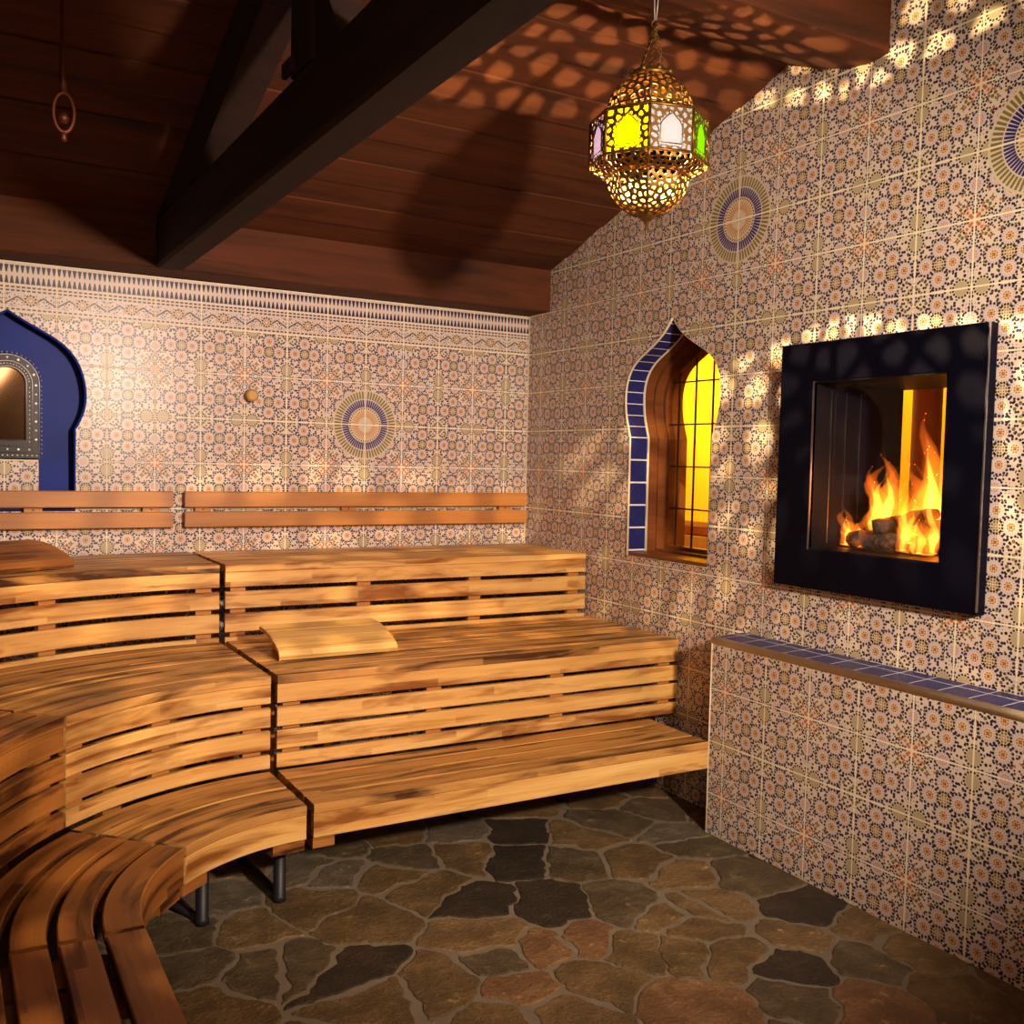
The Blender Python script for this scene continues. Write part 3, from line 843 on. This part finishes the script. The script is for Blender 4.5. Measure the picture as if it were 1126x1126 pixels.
# ------------------------------------------------------------------ floor of flagstones
sites = [(364,960,'L'),(446,944,'G'),(509,940,'B'),(433,964,'B'),(469,978,'B'),(571,915,'D'),(573,944,'D'),(637,920,'T'),(624,946,'G'),(700,946,'B'),(744,918,'L'),(757,960,'T'),(402,1009,'B'),(522,991,'D'),(606,993,'D'),(688,995,'G'),(771,1000,'T'),(733,1009,'T'),(766,1020,'B'),(531,1026,'T'),(549,1058,'G'),(602,1040,'O'),(651,1035,'O'),(695,1044,'B'),(762,1046,'B'),(655,1075,'B'),(327,1062,'G'),(384,1071,'D'),(415,1093,'B'),(486,1084,'B'),(566,1084,'O'),(620,1115,'T'),(549,1117,'B'),(775,1108,'O'),(762,928,'G'),(822,964,'G'),(787,994,'T'),(882,996,'D'),(880,1033,'T'),(952,1018,'T'),(956,1057,'G'),(800,1050,'B'),(872,1062,'D'),(999,1042,'T'),(878,1097,'G'),(960,1104,'O'),(1055,1096,'B'),(240,987,'L'),(339,955,'L'),(198,1023,'G'),(278,1019,'T'),(288,1066,'G'),(205,1067,'G'),(220,1106,'B'),(345,994,'B')]
CAM = Vector((-2.69735, -4.50020, 1.40185))
YAW, PIT, ROL = .526635899, -.0523869748, .0235068674; FPX = 1088.30097
cy_, sy_, cp_, sp_ = math.cos(YAW), math.sin(YAW), math.cos(PIT), math.sin(PIT)
fv = Vector((sy_ * cp_, cy_ * cp_, sp_)); r0 = Vector((cy_, -sy_, 0)); u0 = r0.cross(fv)
rv = math.cos(ROL) * r0 + math.sin(ROL) * u0; uv_ = -math.sin(ROL) * r0 + math.cos(ROL) * u0
S = []
for px, py, c in sites:      # stone positions surveyed from the photograph, as points on the real floor
    d = fv + rv * ((px - 563) / FPX) - uv_ * ((py - 563) / FPX); k = -CAM.z / d.z; p = CAM + d * k
    S.append((p.x, p.y, c))
rnd = random.Random(11)
tries = 0
while tries < 2500:
    tries += 1; x, y = rnd.uniform(XL, 0), rnd.uniform(YF, 0)
    if all(math.hypot(x - a, y - b) > (.22 if i >= len(sites) else .20) for i, (a, b, c) in enumerate(S)): S.append((x, y, rnd.choice('GBBTGDL')))
keys = ['mortar'] + list(ST); mb = MB()
mb.face([(XL, YF, -.004), (0, YF, -.004), (0, 0, -.004), (XL, 0, -.004)], None, 0)
def clip(poly, nx, ny, c):
    out = []
    for i in range(len(poly)):
        a, b = poly[i], poly[(i + 1) % len(poly)]; da = a[0] * nx + a[1] * ny - c; db = b[0] * nx + b[1] * ny - c
        if da <= 0: out.append(a)
        if da * db < 0: t_ = da / (da - db); out.append((a[0] + (b[0] - a[0]) * t_, a[1] + (b[1] - a[1]) * t_))
    return out
def cell(i, pts, dom, shrink):
    poly = dom; x, y = pts[i][0], pts[i][1]
    for j, q in enumerate(pts):
        if j == i: continue
        dx, dy = q[0] - x, q[1] - y; L_ = math.hypot(dx, dy)
        if L_ > 1.2 or L_ < 1e-6: continue
        nx, ny = dx / L_, dy / L_
        poly = clip(poly, nx, ny, x * nx + y * ny + L_ / 2 - shrink)
        if len(poly) < 3: return []
    return poly
from mathutils import noise as mn
dom = [(XL, YF), (0, YF), (0, 0), (XL, 0)]
for i, (x, y, c) in enumerate(S):
    sh = .0035 + .011 * abs(mn.noise(Vector((x * 3, y * 3, 0)))) * 2
    poly = cell(i, S, dom, sh)
    if len(poly) < 3: continue
    area = abs(sum(poly[k][0] * poly[(k + 1) % len(poly)][1] - poly[(k + 1) % len(poly)][0] * poly[k][1] for k in range(len(poly)))) / 2
    per = sum(math.hypot(poly[k][0] - poly[(k + 1) % len(poly)][0], poly[k][1] - poly[(k + 1) % len(poly)][1]) for k in range(len(poly)))
    jf = max(.12, min(1.0, (4 * area / per - .03) / .09))
    out = []
    for k in range(len(poly)):
        a, b = poly[k], poly[(k + 1) % len(poly)]; L_ = math.hypot(a[0] - b[0], a[1] - b[1]); n = max(1, int(L_ / .018))
        for q in range(n):
            t_ = (q + .5) / n if n > 1 else .5
            px, py = a[0] + (b[0] - a[0]) * t_, a[1] + (b[1] - a[1]) * t_
            v_ = mn.noise_vector(Vector((px * 9, py * 9, 3))); w_ = mn.noise_vector(Vector((px * 30, py * 30, 9)))
            out.append((min(-.001, px + (v_.x * .034 + w_.x * .015) * jf), py + (v_.y * .034 + w_.y * .015) * jf))
    cx_ = sum(p[0] for p in out) / len(out); cy2 = sum(p[1] for p in out) / len(out)
    hz = .0 
    inn = [(cx_ + (p[0] - cx_) * .965, cy2 + (p[1] - cy2) * .965) for p in out]
    mi = keys.index(c)
    K = len(out)
    mb.grid([[(p[0], p[1], -.0045) for p in out], [(p[0], p[1], -.002) for p in out], [(p[0], p[1], hz) for p in inn]], None, mi, True, False)
    mb.face([(p[0], p[1], hz) for p in inn], None, mi)
struct(mb.obj('floor', [M['mortar']] + [ST[k] for k in ST], merge=0))

# ------------------------------------------------------------------ ceiling, plates, beams
mb = MB()
rnd = random.Random(5)
def planks(ya, yb):
    n = 18; lo, hi = (ya, yb)
    for k in range(n):
        y0 = lo + (hi - lo) * k / n; y1 = lo + (hi - lo) * (k + 1) / n
        lap = .006 if k % 2 else 0.0; j = rnd.uniform(0, 9)
        za, zb_ = zc(y0) - lap - .004, zc(y1) - lap - .004
        ou, ov = rnd.uniform(0, 9), rnd.uniform(0, 9)
        g_ = .0025 * (1 if y1 > y0 else -1)
        pts = [(0, y0 + g_, za), (XL, y0 + g_, za), (XL, y1 - g_, zb_), (0, y1 - g_, zb_)]
        w_ = abs(y1 - y0)
        mb.face(pts, [(ou, ov), (ou + 4, ov), (ou + 4, ov + w_), (ou, ov + w_)])
        for yy, zz, vv in ((y0 + g_, za, ov), (y1 - g_, zb_, ov + w_)):
            mb.face([(0, yy, zz), (XL, yy, zz), (XL, yy, zz + .03), (0, yy, zz + .03)], [(ou, vv), (ou + 4, vv), (ou + 4, vv + .02), (ou, vv + .02)])
planks(-.19, RID); planks(YF, RID)
for (a, b) in ((0, RID), (YF, RID)):
    mb.face([(.0, a, zc(a) + .03), (XL, a, zc(a) + .03), (XL, b, zc(b) + .03), (0, b, zc(b) + .03)])
struct(mb.obj('ceiling', M['ceil'], merge=0, recalc=False))
mb = MB(); mb.box(XL + .001, -.0015, -.200, -.0015, 2.157, 2.395, ax=0, bev=.006); tag(mb.obj('wall_plate_beam', M['ceil']), 'reddish brown timber wall plate lying along the top of the back wall', 'beam')
mb = MB(); py_ = [(-1.800, zc(-1.80) - .012), (-1.800, 2.868), (-1.86, 2.838), (-1.96, 2.798), (-2.06, 2.765), (-2.15, 2.750), (-2.21, 2.752), (-2.243, 2.762), (-2.243, zc(-2.24) - .012)]
mb.prism([(y, z) for y, z in py_], 'x', XL + .001, -.0015)
tag(mb.obj('purlin_beam', M['ceil']), 'thick dark purlin beam running under the slope into the right tiled wall', 'beam')
# truss: tie beam, rafter, post, knee brace
mb = MB(); mb.box(-1.915, -1.800, -5.3, -.2015, 2.157, 2.357, ax=1, bev=.012); tag(mb.obj('tie_beam', M['beam']), 'big dark tie beam crossing diagonally over the benches', 'beam')
mb = MB(); zr = lambda y: 2.105 + SL * (-y)
mb.prism([(-.8, zr(-.8)), (-1.79, zr(-1.79)), (-1.79, zc(-1.79) - .012), (-.2015, zc(-.2015) - .012), (-.2015, 2.358), (-.8, 2.358)], 'x', -1.913, -1.802)
mb2 = tag(mb.obj('rafter_beam', M['beam']), 'dark rafter climbing steeply from the tie beam to the post', 'beam')
mb = MB(); mb.box(-1.914, -1.801, -2.13, -1.975, 2.358, 2.76, ax=2, bev=.006)
post = thing('truss_post', 'dark upright post on the tie beam at the top edge', 'post', (-1.857, -2.05, 2.358))
mb.obj('shaft', M['beam'], post)
mb = MB(); mb.prism([(-2.131, 2.359), (-2.30, 2.359), (-2.20, 2.50), (-2.131, 2.62)], 'x', -1.90, -1.815); mb.obj('knee_brace', M['beam'], post)
mb = MB(); mb.box(-1.93, -1.914, -2.02, -1.955, 2.36, 2.40, ax=1, bev=.004); mb.obj('bracket', M['beam'], post)

# ------------------------------------------------------------------ dim ornament hanging at the far left
or_ = thing('hanging_ornament', 'dim copper open teardrop ornament hanging below the dark ceiling at far left', 'ornament', (-2.394, -1.5, 2.24))
M['copper'] = plain('dull_copper', (.20, .06, .03), .5, .7)
mb = MB(); n = 28; lp = []
for k in range(n):
    a = 2 * PI * k / n; z = .05 * math.cos(a); w = .026 * (math.sin(a))
    lp.append((-2.394 + w, -1.5, 2.318 + z * 1.05))
mb.tube(lp, .0055, 8, closed=True); mb.obj('ring', M['copper'], or_)
mb = MB(); mb.lathe([(.001, 2.288), (.010, 2.292), (.015, 2.303), (.010, 2.314), (.001, 2.318)], (-2.394, -1.5), 14, caps=False); mb.obj('ball', M['copper'], or_)
mb = MB(); mb.lathe([(.003, 2.240), (.009, 2.245), (.008, 2.258), (.004, 2.27)], (-2.394, -1.5), 12); mb.obj('tip', M['copper'], or_)
mb = MB(); mb.tube([(-2.394, -1.5, 2.37), (-2.396, -1.5, 2.405), (-2.398, -1.5, zc(-1.5) - .012)], [.011, .009, .002], 10); mb.obj('hanger', M['copper'], or_)

# ------------------------------------------------------------------ lantern
LX, LY = -.952, -2.219
K_ = 2.8 / 2.6
def lz(y): return 2.5049 - .002573 * (y - 80)
lan = thing('moroccan_lantern', 'pierced brass lantern with coloured glass panes hanging from chains', 'lantern', (LX, LY, lz(256)))
gb = G('aged_brass'); nb = gb.noise(gb.obj(), 60, 3)
gb.bsdf(gb.mix(nb, (.22, .115, .025), (.10, .045, .010)), .42, .8); M['brass'] = gb.m
def pane_mat(name, col, k=.55):
    g = G(name); tr = g.n('ShaderNodeBsdfTransparent'); tr.inputs[0].default_value = (*col, 1)
    tl = g.n('ShaderNodeBsdfTranslucent'); tl.inputs[0].default_value = (*col, 1)
    mx = g.n('ShaderNodeMixShader'); mx.inputs[0].default_value = k
    g.t.links.new(tr.outputs[0], mx.inputs[1]); g.t.links.new(tl.outputs[0], mx.inputs[2]); g.t.links.new(mx.outputs[0], g.out.inputs[0]); return g.m
PM = [pane_mat('yellow_pane', (.20, .19, .004), .5), pane_mat('clear_frosted_pane', (.085, .092, .125), .5), pane_mat('green_pane', (.050, .11, .001), .5), pane_mat('lilac_pane', (.075, .068, .11), .5)]
T8 = math.tan(PI / 8)
# orientation: one vertical edge faces the viewpoint
A0 = math.atan2(CAM.y - LY, CAM.x - LX)
def side_pt(side, r, z, t, mid):
    """t: lateral offset on the flat side; r: distance of vertex circle"""
    ap = r * math.cos(PI / 8)
    return (LX + ap * math.cos(mid) - t * math.sin(mid), LY + ap * math.sin(mid) + t * math.cos(mid), z)
def pierced(prof, seed, mid, dens=.017, arch_=None, hole=.66):
    """prof: list of (r,z). returns MB with pierced sheet on one flat side"""
    cs = [0]
    for a, b in zip(prof, prof[1:]): cs.append(cs[-1] + math.hypot((a[0] - b[0]) * math.cos(PI / 8), a[1] - b[1]))
    Ltot = cs[-1]
    def at(s):
        s = max(0, min(Ltot, s))
        for i in range(len(cs) - 1):
            if s <= cs[i + 1] or i == len(cs) - 2:
                f = (s - cs[i]) / (cs[i + 1] - cs[i]); return prof[i][0] + (prof[i + 1][0] - prof[i][0]) * f, prof[i][1] + (prof[i + 1][1] - prof[i][1]) * f
    def hw_(s): return at(s)[0] * math.sin(PI / 8)
    N = 8
    dom = [(-hw_(Ltot * k / N), Ltot * k / N) for k in range(N + 1)] + [(hw_(Ltot * k / N), Ltot * k / N) for k in range(N, -1, -1)]
    dom = list(reversed(dom))
    # ensure orientation ccw
    ar = sum(dom[i][0] * dom[(i + 1) % len(dom)][1] - dom[(i + 1) % len(dom)][0] * dom[i][1] for i in range(len(dom)))
    if ar < 0: dom.reverse()
    rn = random.Random(seed); pts = []
    for _ in range(900):
        s = rn.uniform(.004, Ltot - .004); w = hw_(s) - .003
        if w < .003: continue
        t_ = rn.uniform(-w, w)
        if arch_ and arch_(t_, s) > 0: continue
        if all(math.hypot(t_ - a, s - b) > dens for a, b in pts): pts.append((t_, s))
    mb = MB()
    def M3(p): r, z = at(p[1]); return side_pt(0, r, z, p[0], mid)
    for i, (t_, s) in enumerate(pts):
        x, y = t_, s; poly = dom
        for j, q in enumerate(pts):
            if j == i: continue
            dx, dy = q[0] - x, q[1] - y; L_ = math.hypot(dx, dy)
            if L_ > .08: continue
            poly = clip(poly, dx / L_, dy / L_, (x * dx + y * dy) / L_ + L_ / 2)
            if len(poly) < 3: break
        if len(poly) < 3: continue
        ring = []
        for k in range(len(poly)):
            a, b = poly[k], poly[(k + 1) % len(poly)]; L_ = math.hypot(a[0] - b[0], a[1] - b[1])
            if L_ < 1e-5: continue
            n = max(1, min(4, int(L_ / .006)))
            for q in range(n): ring.append((a[0] + (b[0] - a[0]) * q / n, a[1] + (b[1] - a[1]) * q / n))
        if arch_:
            rr_ = []
            for p in ring:
                f = 0
                if arch_(p[0], p[1]) > 0:   # push the point out of the arch towards the cell centre
                    lo, hi = 0.0, 1.0
                    for _ in range(10):
                        md = (lo + hi) / 2; q = (p[0] + (x - p[0]) * md, p[1] + (y - p[1]) * md)
                        if arch_(*q) > 0: lo = md
                        else: hi = md
                    p = (p[0] + (x - p[0]) * hi, p[1] + (y - p[1]) * hi)
                rr_.append(p)
            ring = rr_
        cx2 = sum(p[0] for p in ring) / len(ring); cy3 = sum(p[1] for p in ring) / len(ring)
        rm = sum(math.hypot(p[0] - cx2, p[1] - cy3) for p in ring) / len(ring)
        inner = []
        for p in ring:
            dx, dy = p[0] - cx2, p[1] - cy3; L_ = math.hypot(dx, dy) or 1e-6
            rad = min(L_ * hole, rm * hole * 1.02 + (L_ - rm) * .25)
            inner.append((cx2 + dx / L_ * rad, cy3 + dy / L_ * rad))
        mb.grid([[M3(p) for p in ring], [M3(p) for p in inner]], None, 0, True, False)
    return mb, at, Ltot
zd0, zd1 = lz(182), lz(136)          # drum
zdome, zcr = lz(124), lz(87)
RD, RB = .166, .118
domeP = [(RB, zdome), (RB * .99, zdome + .024), (RB * .93, zdome + .046), (RB * .80, zdome + .067), (RB * .64, zdome + .082), (.056, zcr - .003)]
flangeP = [(RD, zd1), (RB, zdome)]
drumP = [(RD, zd0), (RD, zd1)]
skirtP = [(RB * 1.0, lz(197)), (RD * .99, lz(188)), (RD, zd0)]
bowlP = [(.020, lz(237)), (.052, lz(233)), (.083, lz(225)), (.103, lz(214)), (.114, lz(203)), (RB, lz(194))]
ahw, az0, az1 = .029, .018, .062
def arch_f(t_, s):   # >0 inside the arched opening
    if s < az0 or s > az1 + .034: return -1
    if s <= az1: return ahw - abs(t_)
    k = (s - az1) / .034; return ahw * (1 - k ** 1.6) - abs(t_)
def arch_f2(t_, s):
    return 1 if (abs(t_) < ahw + .006 and az0 - .006 < s < az1 + .004) or arch_f(t_ / 1.15, s - .004) > 0 else -1
shell_names = (('dome', domeP, .0185, None), ('flange', flangeP, .016, None), ('drum_screen', drumP, .0155, arch_f2), ('skirt', skirtP, .016, None), ('bowl', bowlP, .0155, None))
PO = [0, 1, 2, 3, 1, 0, 2, 3]
for nm, prof, dens, af in shell_names:
    big = MB()
    for k in range(8):
        mid = A0 + PI / 8 + k * PI / 4
        mb, at, Lt = pierced(prof, 100 + k + len(nm) * 7, mid, dens, af, .58 if nm == 'bowl' else .64)
        b0 = len(big.v); big.v += mb.v; big.f += [[i + b0 for i in f] for f in mb.f]; big.uv += mb.uv; big.mi += mb.mi; big.sm += mb.sm
    big.obj(nm, M['brass'], lan, merge=1e-4, solid=.0016)
# ribs and rims
mb = MB()
for k in range(8):
    a = A0 + k * PI / 4
    for prof in (domeP, bowlP): mb.tube([(LX + r * math.cos(a), LY + r * math.sin(a), z) for r, z in prof], .0028, 6)
    mb.tube([(LX + r * math.cos(a), LY + r * math.sin(a), z) for r, z in drumP], .0042, 6)
    mb.tube([(LX + r * math.cos(a), LY + r * math.sin(a), z) for r, z in flangeP], .0030, 6)
    mb.tube([(LX + r * math.cos(a), LY + r * math.sin(a), z) for r, z in skirtP], .0028, 6)
for r, z, q in ((RD, zd0, .0042), (RD, zd1, .0042), (RB, zdome, .0032), (RB, lz(194), .0035), (.058, zcr - .003, .004)):
    mb.tube([(LX + r * math.cos(A0 + k * PI / 4), LY + r * math.sin(A0 + k * PI / 4), z) for k in range(8)], q, 6, closed=True)
mb.obj('ribs', M['brass'], lan)
# panes: order seen from the photo, left to right: lilac, yellow, clear, green
order = {7: 3, 0: 2, 1: 0, 6: 1}
for k in range(8):
    mid = A0 + PI / 8 + k * PI / 4
    # looking at the lantern, side 7/0 are the two front ones
    pm = {7: PM[0], 0: PM[1], 6: PM[3], 1: PM[2]}.get(k, PM[(k * 3) % 4])
    w = (RD - .004) * math.sin(PI / 8) - .002
    mb = MB(); pts = [side_pt(0, RD - .006, z, t_, mid) for t_, z in ((-w, zd0 + .003), (w, zd0 + .003), (w, zd1 - .003), (-w, zd1 - .003))]
    mb.face(pts); mb.obj('glass_pane', pm, lan, solid=.0015)
    # arch moulding round each opening
    n_ = 8; pr = [(-ahw - .003, az0), (-ahw - .003, az1)] + [(-(ahw + .003) * (1 - (q / n_) ** 1.6), az1 + .036 * q / n_) for q in range(1, n_ + 1)]
    pr = pr + [(-p[0], p[1]) for p in reversed(pr[:-1])]
    mb = MB(); mb.tube([side_pt(0, RD + .001, zd0 + s * (zd1 - zd0) / (zd1 - zd0), t_, mid) for t_, s in pr], .0017, 5, closed=True); mb.obj('arch_moulding', M['brass'], lan)
# crown, finial, bottom cap
mb = MB(); prof = [(.060, zcr - .006), (.063, zcr), (.058, zcr + .010), (.030, zcr + .014), (.006, zcr + .018)]
mb.lathe(prof, (LX, LY), 24)
for k in range(8):
    a = A0 + (k + .5) * PI / 4; x, y = LX + .056 * math.cos(a), LY + .056 * math.sin(a)
    mb.lathe([(.009, zcr), (.010, zcr + .010), (.005, zcr + .018), (.001, zcr + .020)], (x, y), 8)
mb.obj('crown', M['brass'], lan)
mb = MB(); mb.lathe([(.001, lz(258)), (.0035, lz(256)), (.0035, lz(246)), (.007, lz(245)), (.007, lz(243)), (.013, lz(242)), (.030, lz(236)), (.032, lz(233)), (.026, lz(232))], (LX, LY), 20); mb.obj('finial', M['brass'], lan)
# ring, three chains and suspension wire
zr_ = lz(30)
def circle(c, r, ax1, ax2, n=14): return [tuple(Vector(c) + Vector(ax1) * r * math.cos(2 * PI * k / n) + Vector(ax2) * r * math.sin(2 * PI * k / n) for _ in (0,))[0] for k in range(n)]
vx = Vector((-math.sin(A0), math.cos(A0), 0))
RCX, RCY = LX + vx.x * .008, LY + vx.y * .008
mb = MB(); mb.tube(circle((RCX, RCY, zr_), .010, vx, (0, 0, 1)), .0018, 6, closed=True); mb.obj('hanging_ring', M['brass'], lan)
for k in range(3):
    a = A0 + PI / 2 + k * 2 * PI / 3 + .5
    p0 = Vector((LX + .045 * math.cos(a), LY + .045 * math.sin(a), zcr + .012)); p1 = Vector((RCX, RCY, zr_ - .009)); dvec = p1 - p0; n = 13
    mb = MB()
    for j in range(n):
        c = p0 + dvec * ((j + .5) / n); tdir = dvec.normalized(); s_ = tdir.cross(Vector((math.cos(a + 1.2 + (j % 2) * PI / 2), math.sin(a + 1.2 + (j % 2) * PI / 2), .3))).normalized()
        pts = [c + tdir * (.0082 * math.cos(2 * PI * q / 10)) + s_ * (.0040 * math.sin(2 * PI * q / 10)) for q in range(10)]
        mb.tube(pts, .0013, 5, closed=True)
    mb.obj('chain', M['brass'], lan)
mb = MB()
mb.tube([(RCX - vx.x * .002, RCY - vx.y * .002, zr_ + .009), (RCX - vx.x * .006, RCY - vx.y * .006, 2.7505)], .0013, 6)
mb.tube([(RCX + vx.x * .002, RCY + vx.y * .002, zr_ + .009), (RCX + vx.x * .010, RCY + vx.y * .010, 2.7505)], .0013, 6)
mb.obj('wire', M['silver'], lan)
# bulb
gbm = G('lantern_bulb'); e_ = gbm.n('ShaderNodeEmission'); e_.inputs[0].default_value = (1, .72, .34, 1); e_.inputs[1].default_value = 620000.0; gbm.t.links.new(e_.outputs[0], gbm.out.inputs[0])
mb = MB(); zbu = lz(158); q = .0026
mb.lathe([(.0015, zbu - q), (q * .7, zbu - q * .7), (q, zbu), (q * .7, zbu + q * .7), (.0015, zbu + q)], (LX, LY), 14, caps=False)
mb.obj('bulb', gbm.m, lan)
mb = MB(); mb.lathe([(.003, zbu - .022), (.012, zbu - .020), (.012, zbu - .017), (.003, zbu - .016)], (LX, LY), 20); mb.obj('added_bulb_shield', M['brass'], lan)  # small unseen disc added under the bulb to block light downward
mb = MB(); mb.tube([(LX, LY, zbu + q), (LX, LY, zcr)], .004, 8); mb.obj('lamp_holder', M['brass'], lan)

# ------------------------------------------------------------------ lights
def light(name, typ, loc, energy, col, **kw):
    l = bpy.data.lights.new(name, typ); l.energy = energy; l.color = col
    for k, v in kw.items(): setattr(l, k, v)
    o = bpy.data.objects.new(name, l); COL.objects.link(o); o.location = loc; return o
def aim(o, tgt): o.rotation_euler = (Vector(tgt) - o.location).to_track_quat('-Z', 'Y').to_euler()
k1 = light('key_lamp', 'SPOT', (-1.36, -5.1, 1.95), 660, (1.0, .80, .57), spot_size=math.radians(70), spot_blend=.65, shadow_soft_size=.08); aim(k1, (-.75, -.6, 1.22))
f1 = light('fill_lamp', 'AREA', (-2.5, -4.9, 2.2), 6, (1.0, .62, .40), shape='DISK', size=.8, spread=math.radians(100)); aim(f1, (-1.4, -1.4, .6))
w1 = light('added_upper_wall_fill', 'SPOT', (-1.5, -4.5, 2.35), 75, (1.0, .84, .58), spot_size=math.radians(58), spot_blend=.9, shadow_soft_size=.15); aim(w1, (0, -2.5, 2.05))  # added spot without a fixture, brightens the upper right wall
b1 = light('back_wall_lamp', 'SPOT', (-1.6, -3.4, 2.12), 120, (1.0, .68, .64), spot_size=math.radians(64), spot_blend=.9, shadow_soft_size=.12); aim(b1, (-1.5, 0, 1.25))
n1 = light('next_room_lamp', 'AREA', (WT + .45, .4, 2.3), 58, (1.0, .66, .12), shape='DISK', size=.5); aim(n1, (WT + 1.3, .3, 1.3))
n2 = light('next_room_lamp_near', 'AREA', (WT + .75, -1.2, 2.5), 26, (1.0, .52, .05), shape='DISK', size=.4); aim(n2, (WT + 1.3, -1.3, 1.4))
fl = light('fire_glow', 'POINT', (.13, -2.28, zf + .25), 2.0, (1, .35, .08), shadow_soft_size=.06)
w = bpy.data.worlds.new('world'); sc.world = w; w.use_nodes = True
w.node_tree.nodes['Background'].inputs[0].default_value = (.02, .012, .01, 1); w.node_tree.nodes['Background'].inputs[1].default_value = .3

# ------------------------------------------------------------------ camera
cam = bpy.data.cameras.new('camera'); co = bpy.data.objects.new('camera', cam); COL.objects.link(co)
cam.sensor_width = 36; cam.sensor_fit = 'HORIZONTAL'; cam.lens = 36 * FPX / 1126; cam.clip_start = .05
mt = Matrix((( rv.x, uv_.x, -fv.x, CAM.x), (rv.y, uv_.y, -fv.y, CAM.y), (rv.z, uv_.z, -fv.z, CAM.z), (0, 0, 0, 1)))
co.matrix_world = mt
sc.camera = co
sc.view_settings.view_transform = 'Standard'; sc.view_settings.look = 'None'; sc.view_settings.gamma = 1; sc.view_settings.exposure = 0
sc.view_settings.use_curve_mapping = False
